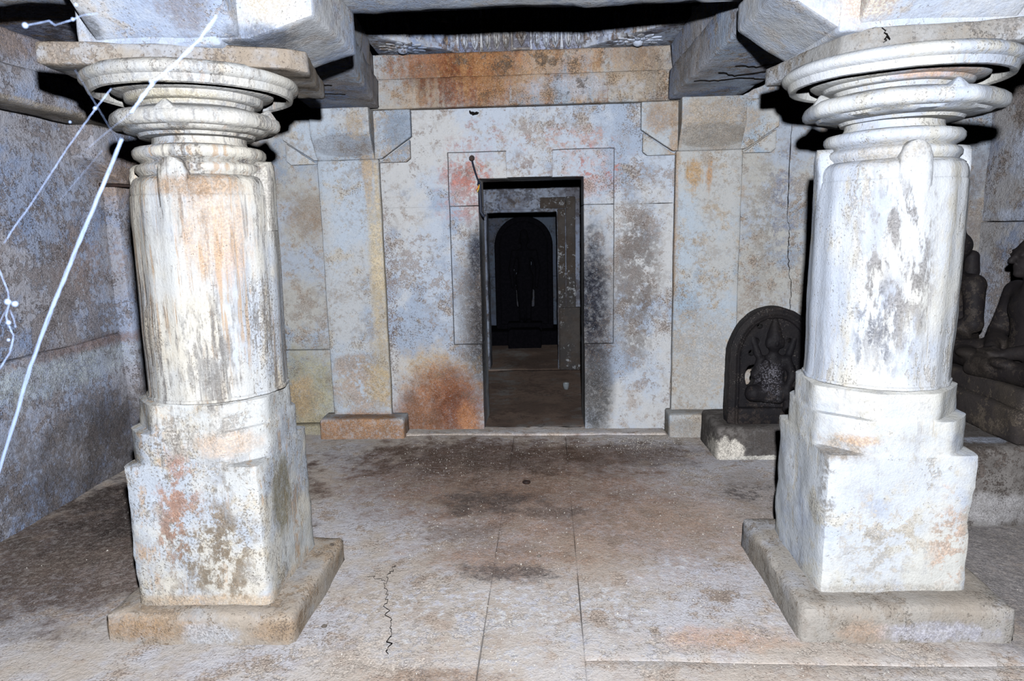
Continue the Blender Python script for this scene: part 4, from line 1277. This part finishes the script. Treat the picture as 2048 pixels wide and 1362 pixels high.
def seated(x, y, z, label, seed, scale=1.0, rotz=0.0, bun=False):
    root = empty('seated_statue', (x, y, z), label, 'statue', 'seated stone statues on the bench')
    s = scale
    # tiered seat
    bx0, bx1 = -0.30 * s, 0.30 * s
    zz = z - 0.27

    def tier(nm, hx, hy, z0, z1, sd):
        rbox(nm, x - hx, x + hx, y - hy, y + hy, z0, z1, M_stbase, root, 0.018, 0.04, 0.010, 8, sd, 0.012)
    tier('seat_tier', 0.285 * s, 0.385 * s, zz, zz + 0.17, seed)
    tier('seat_tier', 0.255 * s, 0.36 * s, zz + 0.165, zz + 0.272, seed + 1)
    P = []
    e = lambda c, r, k=0.03: P.append(('e', tuple(q * s for q in c), tuple(q * s for q in r), k))
    c_ = lambda a, b, ra, rb, k=0.03: P.append(('c', tuple(q * s for q in a), tuple(q * s for q in b), ra * s, rb * s, k))
    e((0.03, 0, 0.09), (0.13, 0.17, 0.10))
    e((0.02, 0, 0.21), (0.105, 0.125, 0.13), 0.05)
    e((0.02, 0, 0.36), (0.115, 0.165, 0.13), 0.05)
    for q in (-1, 1):
        c_((0.02, 0, 0.45), (0.03, q * 0.175, 0.435), 0.06, 0.066, 0.03)
        c_((0.03, q * 0.19, 0.43), (0.0, q * 0.265, 0.20), 0.062, 0.05, 0.025)
        c_((0.0, q * 0.265, 0.20), (-0.15, q * 0.08, 0.135), 0.050, 0.036, 0.02)
        e((-0.19, q * 0.025, 0.125), (0.05, 0.06, 0.026), 0.015)
        for f in range(4):
            c_((-0.20 - 0.012 * f, q * 0.05, 0.13), (-0.205 - 0.012 * f, -q * 0.045, 0.138), 0.011, 0.009, 0.006)
        c_((-0.17, q * 0.05, 0.142), (-0.185, 0.0, 0.158), 0.012, 0.010, 0.006)
        c_((0.02, q * 0.11, 0.09), (-0.17, q * 0.33, 0.072), 0.100, 0.074, 0.03)
        c_((-0.17, q * 0.33, 0.066), (-0.24, -q * 0.08, 0.048 + 0.02 * q), 0.066, 0.044, 0.012)
        e((-0.235, -q * 0.15, 0.10), (0.05, 0.075, 0.03), 0.012)
        e((-0.01, q * 0.082, 0.622), (0.022, 0.014, 0.055), 0.006)
        e((-0.118, q * 0.034, 0.652), (0.012, 0.020, 0.009), 0.006)
        c_((-0.112, q * 0.014, 0.672), (-0.104, q * 0.058, 0.675), 0.008, 0.006, 0.006)
    c_((0.01, 0, 0.47), (-0.015, 0, 0.57), 0.062, 0.055, 0.03)
    e((-0.02, 0, 0.64), (0.098, 0.082, 0.112), 0.02)
    e((-0.06, 0, 0.585), (0.06, 0.055, 0.055), 0.02)
    c_((-0.108, 0, 0.668), (-0.142, 0, 0.622), 0.011, 0.019, 0.008)
    e((-0.110, 0, 0.598), (0.020, 0.028, 0.007), 0.005)
    e((-0.106, 0, 0.584), (0.020, 0.024, 0.008), 0.005)
    e((-0.098, 0, 0.553), (0.026, 0.026, 0.022), 0.012)
    body_mesh('body', P, (-0.42 * s, -0.46 * s, -0.03), (0.24 * s, 0.46 * s, 0.82 * s), 0.0105, (x, y, z), M_statue, root, 0.03, rotz, 0.001, seed)
    H = [('e', (0.002 * s, 0, 0.672 * s), (0.102 * s, 0.088 * s, 0.092 * s)), ('e', (0.012 * s, 0, 0.765 * s), (0.045 * s, 0.045 * s, 0.036 * s), 0.02)]
    if bun:
        H.append(('c', (0.115 * s, 0, 0.60 * s), (0.12 * s, 0, 0.50 * s), 0.042 * s, 0.046 * s, 0.02))

    def hair_fn(P_):
        d = body(H, 0.02)(P_)
        # leave the face free
        return np.maximum(d, -(P_[:, 0] + 0.075 * s - (P_[:, 2] - 0.70 * s) * 0.9))
    V, F = surface_nets(hair_fn, (-0.13 * s, -0.12 * s, 0.40 * s), (0.22 * s, 0.12 * s, 0.84 * s), 0.008)
    cr, sr = math.cos(rotz), math.sin(rotz)
    W = V.copy()
    W[:, 0] = cr * V[:, 0] - sr * V[:, 1] + x
    W[:, 1] = sr * V[:, 0] + cr * V[:, 1] + y
    W[:, 2] = V[:, 2] + z
    link_mesh('hair', mesh_np('hair', W, F), M_statue, root, 0)
    return root


seated(2.54, 3.62, 0.655, 'dark stone seated statue nearest the right edge, hands joined in its lap', 300, 0.98, 0.0)
seated(2.57, 4.41, 0.655, 'dark stone seated statue with a hair knot, half hidden behind the right pillar', 320, 0.98, 0.0, True)

# pierced black stele on its pedestal
pd = rbox('stele_pedestal', 1.055, 1.80, 4.13, 4.595, -0.04, 0.212, M_ped, None, 0.03, 0.04, 0.010, 6, 112, 0.012)
tag(pd, 'grey cemented block pedestal under the black arched stele', 'pedestal', kind='thing')
st = empty('arched_stele', (1.425, 4.28, 0.212), 'black arched stone stele with a pierced seated figure, left of the right pillar', 'stele')
SX, SZ0, SZC, SHW, SHT = 1.425, 0.205, 0.635, 0.278, 0.325


def arch2(P, inset=0.0):
    x = np.abs(P[:, 0] - SX)
    zz = P[:, 2]
    low = np.maximum(x - (SHW - inset), SZ0 + 0 * inset - zz)
    q = np.sqrt((x / (SHW - inset)) ** 2 + ((zz - SZC) / (SHT - inset)) ** 2)
    up = (q - 1) * (SHW - inset) * 0.95
    return np.where(zz < SZC, low, up)


def stele_fn(P):
    yy = P[:, 1]
    outer = arch2(P) + fbm(P, 14, 5, 2) * 0.006
    inner = arch2(P, 0.068)
    slab = np.maximum(outer, np.abs(yy - 4.29) - 0.05)
    # sunk field inside the band
    field = np.maximum(np.maximum(inner, 0.30 - P[:, 2]), np.abs(yy - 4.225) - 0.032)
    d = np.maximum(slab, -field)
    # thin raised rib along the band
    rib = np.maximum(np.abs(arch2(P, 0.036)) - 0.008, np.abs(yy - 4.245) - 0.012)
    d = smin(d, np.maximum(rib, SZ0 - P[:, 2]), 0.01)
    for (hx, hz, rx, rz) in ((1.335, 0.838, 0.018, 0.014), (1.313, 0.742, 0.022, 0.022), (1.290, 0.668, 0.020, 0.018), (1.285, 0.515, 0.031, 0.072), (1.310, 0.575, 0.022, 0.018), (1.522, 0.745, 0.016, 0.013), (1.55, 0.53, 0.024, 0.06)):
        h = (np.sqrt(((P[:, 0] - hx) / rx) ** 2 + ((P[:, 2] - hz) / rz) ** 2) - 1) * min(rx, rz)
        d = np.maximum(d, -h)
    return d


V, F = surface_nets(stele_fn, (1.12, 4.20, 0.19), (1.73, 4.36, 0.985), 0.0065)
link_mesh('pierced_slab', mesh_np('pierced_slab', V, F), M_stele, st, 0)
P = [('e', (0, 0, 0.10), (0.10, 0.05, 0.07)), ('e', (0, 0, 0.19), (0.075, 0.045, 0.09)), ('e', (0, 0, 0.27), (0.085, 0.045, 0.06)),
     ('c', (0, 0, 0.30), (0, -0.005, 0.36), 0.03, 0.03), ('e', (0, -0.015, 0.405), (0.05, 0.05, 0.06)), ('c', (0, -0.01, 0.46), (0, -0.01, 0.54), 0.045, 0.018),
     ('c', (-0.08, -0.02, 0.29), (-0.115, -0.03, 0.20), 0.03, 0.026), ('c', (-0.115, -0.03, 0.20), (-0.06, -0.06, 0.26), 0.026, 0.02), ('e', (-0.06, -0.065, 0.27), (0.024, 0.02, 0.03)),
     ('c', (0.08, -0.02, 0.29), (0.12, -0.02, 0.19), 0.03, 0.026), ('c', (0.12, -0.02, 0.19), (0.08, -0.05, 0.12), 0.026, 0.02),
     ('c', (-0.03, -0.02, 0.09), (-0.13, -0.05, 0.085), 0.055, 0.052), ('c', (-0.13, -0.05, 0.075), (0.03, -0.06, 0.045), 0.045, 0.03),
     ('c', (0.03, -0.02, 0.09), (0.13, -0.04, 0.06), 0.055, 0.05), ('c', (0.13, -0.04, 0.06), (0.08, -0.06, -0.02), 0.045, 0.03),
     ('c', (-0.10, 0.0, 0.33), (-0.13, 0.01, 0.43), 0.026, 0.02), ('c', (0.10, 0.0, 0.33), (0.13, 0.01, 0.42), 0.026, 0.02),
     ('e', (-0.045, -0.03, 0.40), (0.014, 0.02, 0.03)), ('e', (0.045, -0.03, 0.40), (0.014, 0.02, 0.03)), ('e', (0, -0.065, 0.40), (0.01, 0.012, 0.016), 0.008)]
body_mesh('seated_figure', P, (-0.20, -0.13, -0.06), (0.20, 0.07, 0.58), 0.0065, (1.425, 4.262, 0.335), M_stele, st, 0.018, 0, 0.003, 9)
rbox('stele_foot', 1.21, 1.64, 4.218, 4.33, 0.205, 0.315, M_stele, st, 0.012, 0.03, 0.006, 10, 113, 0.008)

# ------------------------------------------------------------------ rooms behind the doorway
fi = empty('floor_2', (0, 6.5, 0), 'dark brown floor of the inner rooms', kind='structure')
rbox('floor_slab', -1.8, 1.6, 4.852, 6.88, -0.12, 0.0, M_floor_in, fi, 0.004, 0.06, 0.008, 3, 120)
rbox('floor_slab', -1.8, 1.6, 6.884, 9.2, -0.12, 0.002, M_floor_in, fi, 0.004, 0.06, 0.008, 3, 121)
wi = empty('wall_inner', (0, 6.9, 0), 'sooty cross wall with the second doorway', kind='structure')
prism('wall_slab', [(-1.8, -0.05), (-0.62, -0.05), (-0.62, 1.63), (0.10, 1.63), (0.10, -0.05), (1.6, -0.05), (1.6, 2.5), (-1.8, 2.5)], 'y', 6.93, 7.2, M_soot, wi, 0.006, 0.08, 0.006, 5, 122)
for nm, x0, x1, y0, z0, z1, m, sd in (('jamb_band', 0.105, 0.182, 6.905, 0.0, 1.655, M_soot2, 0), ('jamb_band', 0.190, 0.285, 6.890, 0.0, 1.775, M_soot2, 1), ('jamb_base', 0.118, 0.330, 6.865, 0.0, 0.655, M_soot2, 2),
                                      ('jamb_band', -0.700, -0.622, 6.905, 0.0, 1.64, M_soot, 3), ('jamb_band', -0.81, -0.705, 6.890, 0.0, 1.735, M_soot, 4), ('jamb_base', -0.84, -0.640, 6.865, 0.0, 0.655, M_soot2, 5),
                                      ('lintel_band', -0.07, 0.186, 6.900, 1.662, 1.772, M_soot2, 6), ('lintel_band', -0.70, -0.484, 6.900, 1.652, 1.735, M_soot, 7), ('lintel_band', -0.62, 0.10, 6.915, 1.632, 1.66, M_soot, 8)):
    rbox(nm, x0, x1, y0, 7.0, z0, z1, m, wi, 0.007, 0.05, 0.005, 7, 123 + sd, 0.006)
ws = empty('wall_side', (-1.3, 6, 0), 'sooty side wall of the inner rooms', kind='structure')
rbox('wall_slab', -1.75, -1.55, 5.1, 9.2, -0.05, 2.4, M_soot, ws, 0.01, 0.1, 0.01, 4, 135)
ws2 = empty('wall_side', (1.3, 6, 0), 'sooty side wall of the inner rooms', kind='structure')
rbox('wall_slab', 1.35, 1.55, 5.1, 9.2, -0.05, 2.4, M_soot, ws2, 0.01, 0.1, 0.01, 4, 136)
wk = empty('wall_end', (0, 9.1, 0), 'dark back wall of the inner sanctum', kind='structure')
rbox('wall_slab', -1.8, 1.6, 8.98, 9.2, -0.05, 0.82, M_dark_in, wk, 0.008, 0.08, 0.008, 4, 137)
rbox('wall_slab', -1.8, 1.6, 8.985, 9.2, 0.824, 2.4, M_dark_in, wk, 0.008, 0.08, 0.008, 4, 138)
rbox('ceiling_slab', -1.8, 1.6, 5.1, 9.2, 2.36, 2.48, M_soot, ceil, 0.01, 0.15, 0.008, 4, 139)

al = rbox('altar_step', -0.80, 0.16, 8.36, 8.95, -0.04, 0.175, M_idol, None, 0.015, 0.06, 0.008, 6, 140)
tag(al, 'low black stone step under the arched idol in the dark sanctum', 'altar', kind='thing')
ar = empty('idol', (-0.305, 8.66, 0.17), 'black standing idol against a tall round-topped slab, deep in the sanctum', 'statue')


def aslab(P):
    x = np.abs(P[:, 0] + 0.305)
    z = P[:, 2]
    low = np.maximum(x - 0.37, 0.165 - z)
    up = np.sqrt(x ** 2 + ((z - 1.24) * 0.99) ** 2) - 0.37
    a = np.where(z < 1.24, low, up)
    d = np.maximum(a, np.abs(P[:, 1] - 8.68) - 0.05)
    rim = np.maximum(np.abs(a + 0.035) - 0.03, np.abs(P[:, 1] - 8.625) - 0.02)
    d = smin(d, np.maximum(rim, 0.165 - z), 0.02)
    for (x0, z0, x1, z1, r) in ((-0.405, 0.72, -0.398, 0.90, 0.013), (-0.385, 0.47, -0.392, 0.67, 0.022), (-0.20, 0.47, -0.197, 0.67, 0.022), (-0.29, 0.47, -0.288, 0.52, 0.014), (-0.222, 1.0, -0.22, 1.04, 0.016), (-0.44, 0.93, -0.44, 0.95, 0.014)):
        h = sd_caps(P * np.array([1, 0, 1]), (x0, 0, z0), (x1, 0, z1), r, r)
        d = np.maximum(d, -h)
    return d


V, F = surface_nets(aslab, (-0.72, 8.57, 0.14), (0.11, 8.76, 1.65), 0.0125)
link_mesh('arched_slab', mesh_np('arched_slab', V, F), M_idol, ar, 0)
P = [('e', (0, 0, 0.62), (0.10, 0.08, 0.10)), ('e', (0, 0, 0.76), (0.085, 0.07, 0.12)), ('e', (0, 0, 0.88), (0.12, 0.075, 0.08)), ('c', (0, 0, 0.95), (0, 0, 1.0), 0.035, 0.035),
     ('e', (0, -0.01, 1.06), (0.055, 0.06, 0.075)), ('e', (0, 0, 1.14), (0.05, 0.05, 0.05)),
     ('c', (-0.13, 0, 0.90), (-0.17, -0.01, 0.70), 0.04, 0.032), ('c', (-0.17, -0.01, 0.70), (-0.155, -0.04, 0.53), 0.03, 0.024), ('e', (-0.15, -0.04, 0.49), (0.022, 0.03, 0.045)),
     ('c', (0.13, 0, 0.90), (0.17, -0.01, 0.70), 0.04, 0.032), ('c', (0.17, -0.01, 0.70), (0.155, -0.04, 0.53), 0.03, 0.024), ('e', (0.15, -0.04, 0.49), (0.022, 0.03, 0.045)),
     ('c', (-0.05, 0, 0.58), (-0.045, 0, 0.33), 0.068, 0.05), ('c', (-0.045, 0, 0.33), (-0.042, 0, 0.06), 0.048, 0.034), ('e', (-0.045, -0.04, 0.03), (0.035, 0.075, 0.03)),
     ('c', (0.05, 0, 0.58), (0.045, 0, 0.33), 0.068, 0.05), ('c', (0.045, 0, 0.33), (0.042, 0, 0.06), 0.048, 0.034), ('e', (0.045, -0.04, 0.03), (0.035, 0.075, 0.03)),
     ('e', (0, -0.075, 1.05), (0.012, 0.016, 0.022), 0.008), ('e', (-0.06, 0, 1.05), (0.012, 0.018, 0.04), 0.01), ('e', (0.06, 0, 1.05), (0.012, 0.018, 0.04), 0.01)]
body_mesh('standing_figure', P, (-0.24, -0.15, -0.03), (0.24, 0.11, 1.22), 0.0125, (-0.295, 8.56, 0.26), M_idol, ar, 0.025, 0, 0.0, 1)
rbox('idol_foot', -0.52, -0.08, 8.44, 8.72, 0.165, 0.275, M_idol, ar, 0.015, 0.05, 0.006, 8, 141)
pt = empty('offering_pedestal', (-0.29, 8.2, 0), 'small dark square pedestal with a round niche before the idol', 'pedestal')
prism('body', [(-0.50, -0.02), (-0.09, -0.02), (-0.09, 0.2), (-0.12, 0.235), (-0.47, 0.235), (-0.50, 0.2)], 'y', 8.12, 8.34, M_idol, pt, 0.01, 0.05, 0.004, 8, 142)
V = []
F = []
for k in range(20):
    an = math.pi * 2 * k / 20
    for r, y in ((0.085, 8.122), (0.085, 8.108), (0.062, 8.108), (0.062, 8.124)):
        V.append((-0.295 + r * math.cos(an), y, 0.105 + r * math.sin(an)))
for k in range(20):
    j = (k + 1) % 20
    for q in range(3):
        F.append((k * 4 + q, j * 4 + q, j * 4 + q + 1, k * 4 + q + 1))
link_mesh('niche_ring', mesh_np('niche_ring', V, F), M_idol, pt, 40)

cupm = NB('clear_plastic')
cupm.bs.inputs['Base Color'].default_value = (0.42, 0.46, 0.50, 1)
cupm.bs.inputs['Transmission Weight'].default_value = 0.6
cupm.bs.inputs['Roughness'].default_value = 0.25
cp = lathe('plastic_cup', [(0.018, 0.002), (0.022, 0.004), (0.028, 0.042), (0.030, 0.058), (0.031, 0.060), (0.029, 0.060), (0.026, 0.045), (0.020, 0.010), (0.003, 0.008)], 0.155, 6.02, cupm.m, None, 20, None, 0.006, 30, 5, 60, cap=False)
tag(cp, 'crumpled clear plastic cup on the floor inside the doorway', 'cup')

# ------------------------------------------------------------------ cable hung from a nail over the doorway
cb = empty('hanging_cable', (-0.5, 4.78, 1.95), 'dark cable hung from a nail over the doorway, with orange and yellow wire ends', 'cable')
tube('nail', [(-0.516, 4.83, 1.960), (-0.516, 4.765, 1.966)], [0.008, 0.011], M_iron, cb, 8)
tube('nail_head', [(-0.516, 4.768, 1.966), (-0.516, 4.758, 1.967)], [0.020, 0.016], M_iron, cb, 10)
tube('cable_loop', [(-0.516, 4.772, 1.955), (-0.508, 4.772, 1.92), (-0.495, 4.774, 1.87), (-0.482, 4.776, 1.83), (-0.473, 4.778, 1.805)], [0.010, 0.011, 0.010, 0.009, 0.006], M_cable, cb, 8, 0.6)
tube('cable_knot', [(-0.478, 4.778, 1.812), (-0.465, 4.776, 1.80), (-0.462, 4.774, 1.785), (-0.472, 4.772, 1.775), (-0.480, 4.774, 1.788), (-0.476, 4.778, 1.805)], 0.006, M_cable, cb, 6)
tube('cable_tail', [(-0.466, 4.778, 1.79), (-0.468, 4.782, 1.72), (-0.466, 4.785, 1.65), (-0.467, 4.79, 1.60), (-0.452, 4.79, 1.575), (-0.438, 4.79, 1.568)], [0.010, 0.011, 0.011, 0.011, 0.010, 0.014], M_cable, cb, 8)
tube('orange_wire', [(-0.472, 4.772, 1.785), (-0.480, 4.768, 1.765), (-0.492, 4.766, 1.748)], 0.0035, M_orange, cb, 6)
tube('yellow_wire', [(-0.468, 4.772, 1.785), (-0.476, 4.766, 1.755), (-0.484, 4.764, 1.735)], 0.0035, M_yellow, cb, 6)

# ------------------------------------------------------------------ spider silk close to the camera
web = empty('spider_web', (-0.5, 0.7, 1.6), 'pale blue strands of spider silk hanging at the upper left, close to the camera', 'cobweb')
rnd = random.Random(21)
def strand(pts, n, spread, rad, name='silk_strand'):
    for k in range(n):
        P = []
        off = Vector((rnd.uniform(-spread, spread), rnd.uniform(-spread, spread), rnd.uniform(-spread, spread)))
        for a, b in zip(pts[:-1], pts[1:]):
            for q in range(5):
                P.append(Vector(a).lerp(Vector(b), q / 5) + off + Vector([rnd.uniform(-1, 1) * spread * 0.5 for _ in range(3)]))
        P.append(Vector(pts[-1]) + off)
        tube(name, P, [rad * rnd.uniform(0.6, 1.3) for _ in P], M_silk, web, 4)
strand([(-0.3369, 0.72, 1.7201), (-0.3572, 0.72, 1.6975), (-0.3865, 0.72, 1.6739), (-0.4122, 0.72, 1.6568), (-0.4284, 0.72, 1.6392), (-0.4397, 0.72, 1.6274)], 6, 0.0012, 0.0003)
strand([(-0.4122, 0.72, 1.6568), (-0.4251, 0.72, 1.6441), (-0.4397, 0.72, 1.6274)], 5, 0.0014, 0.0004)
strand([(-0.453, 0.72, 1.6001), (-0.4811, 0.72, 1.5501), (-0.514, 0.72, 1.4944), (-0.5384, 0.72, 1.4508), (-0.564, 0.72, 1.4061), (-0.5911, 0.72, 1.3546), (-0.6201, 0.72, 1.2896), (-0.6531, 0.72, 1.2194)], 7, 0.0011, 0.00034)
strand([(-0.4587, 0.72, 1.6512), (-0.4782, 0.72, 1.6321), (-0.4963, 0.72, 1.6126), (-0.5193, 0.72, 1.5873), (-0.5382, 0.72, 1.5647), (-0.5643, 0.72, 1.5344), (-0.5861, 0.72, 1.5111), (-0.6017, 0.72, 1.4929)], 2, 0.0005, 0.0003)
strand([(-0.5446, 0.72, 1.7173), (-0.5168, 0.72, 1.7212), (-0.511, 0.72, 1.7166), (-0.4913, 0.72, 1.7213), (-0.48, 0.72, 1.7253), (-0.4636, 0.72, 1.7266)], 2, 0.0004, 0.00028)
strand([(-0.6129, 0.72, 1.466), (-0.6085, 0.72, 1.4492), (-0.6056, 0.72, 1.4379), (-0.6066, 0.72, 1.4238), (-0.6121, 0.72, 1.4114), (-0.6113, 0.72, 1.4011), (-0.6067, 0.72, 1.3884), (-0.6138, 0.72, 1.3694), (-0.6324, 0.72, 1.3462)], 3, 0.0006, 0.0003)
strand([(-0.6066, 0.72, 1.4238), (-0.6187, 0.72, 1.4069), (-0.6254, 0.72, 1.3944)], 1, 0.0004, 0.0003)
strand([(-0.6063, 0.72, 1.4181), (-0.6033, 0.72, 1.4067), (-0.6029, 0.72, 1.3981)], 1, 0.0004, 0.0003)
strand([(-0.4954, 0.72, 1.6715), (-0.456, 0.72, 1.5939)], 1, 0.0003, 0.0001)
strand([(-0.4954, 0.72, 1.5898), (-0.4397, 0.72, 1.6274)], 1, 0.0003, 0.0001)
strand([(-0.5307, 0.72, 1.5379), (-0.476, 0.72, 1.5893)], 1, 0.0003, 0.0001)
for (x, y, z, r) in [(-0.5435, 0.72, 1.7173, 0.0028), (-0.6078, 0.72, 1.4272, 0.0034), (-0.5994, 0.72, 1.4248, 0.0034), (-0.6104, 0.72, 1.4034, 0.0026), (-0.6134, 0.72, 1.3839, 0.0016), (-0.4856, 0.72, 1.7352, 0.0018), (-0.4787, 0.72, 1.6321, 0.0018), (-0.5081, 0.72, 1.6191, 0.0012), (-0.4149, 0.72, 1.6574, 0.0016), (-0.4908, 0.72, 1.7213, 0.0016)]:
    bm = bmesh.new()
    bmesh.ops.create_icosphere(bm, subdivisions=2, radius=r, matrix=Matrix.Translation((x, y, z)))
    displace_bm(bm, r * 0.3, 400, 4)
    me = bpy.data.meshes.new('silk_knot')
    bm.to_mesh(me)
    bm.free()
    link_mesh('silk_knot', me, M_silk, web, 0)

# ------------------------------------------------------------------ small litter
def pebble(x, y, z, s, label, seed, mat=M_pebble):
    bm = bmesh.new()
    bmesh.ops.create_icosphere(bm, subdivisions=2, radius=1.0)
    Pn = np.array([v.co[:] for v in bm.verts])
    dn = 1 + 0.28 * fbm(Pn, 1.3, seed)
    for v, k in zip(bm.verts, dn):
        v.co = Vector(v.co) * k
        v.co.x = v.co.x * s * 1.15 + x
        v.co.y = v.co.y * s + y
        v.co.z = v.co.z * s * 0.6 + z + s * 0.42
    me = bpy.data.meshes.new('pebble')
    bm.to_mesh(me)
    bm.free()
    o = link_mesh('pebble', me, mat, None, 0)
    tag(o, label, 'pebble', 'loose pebbles')


pebble(1.005, 2.62, 0.132, 0.013, 'dark pebble lying on the left side of the right plinth', 1)
pebble(-0.055, 2.86, 0.0, 0.009, 'small dark pebble at the middle of the floor beside the black stain', 2)
pebble(-0.87, 2.30, 0.0, 0.010, 'small dark pebble on the floor at the right corner of the left plinth', 3)
pebble(-0.975, 2.74, 0.112, 0.009, 'small dark pebble on the right side of the left plinth', 4)
pebble(2.33, 3.50, 0.385, 0.010, 'black crumb lying on the bench top before the statue seats', 5, M_iron)
pebble(-0.14, 3.74, 0.0, 0.022, 'flat dark lump on the brown floor before the doorway', 6, M_iron)
rnd = random.Random(11)
V = []
F = []
for k in range(2600):
    if rnd.random() < 0.55:
        x, y = rnd.uniform(-1.0, 1.0), rnd.uniform(2.05, 4.6)
    elif rnd.random() < 0.5:
        x, y = rnd.gauss(0.65, 0.2), rnd.gauss(4.45, 0.14)
    else:
        x, y = rnd.uniform(-2.6, 2.0), rnd.uniform(1.8, 4.6)
    if (-1.68 < x < -0.92 and 2.16 < y < 2.86) or (0.88 < x < 1.66 and 2.22 < y < 3.02) or y > 4.64 or (x > 1.0 and y > 4.05) or (x < -1.0 and y > 4.55):
        continue
    s = rnd.uniform(0.0012, 0.0030) * (1.7 if rnd.random() < 0.06 else 1)
    a = rnd.uniform(0, 6.28)
    b0 = len(V)
    for q in range(3):
        V.append((x + s * 1.3 * math.cos(a + q * 2.09), y + s * 1.3 * math.sin(a + q * 2.09), 0.0005))
    V.append((x, y, 0.001 + s * 1.4))
    F += [(b0, b0 + 1, b0 + 3), (b0 + 1, b0 + 2, b0 + 3), (b0 + 2, b0, b0 + 3)]
cr = link_mesh('plaster_crumbs', mesh_np('plaster_crumbs', V, F), M_crumb, None, 0)
tag(cr, 'tiny pale plaster crumbs scattered over the floor', 'crumbs', kind='stuff')
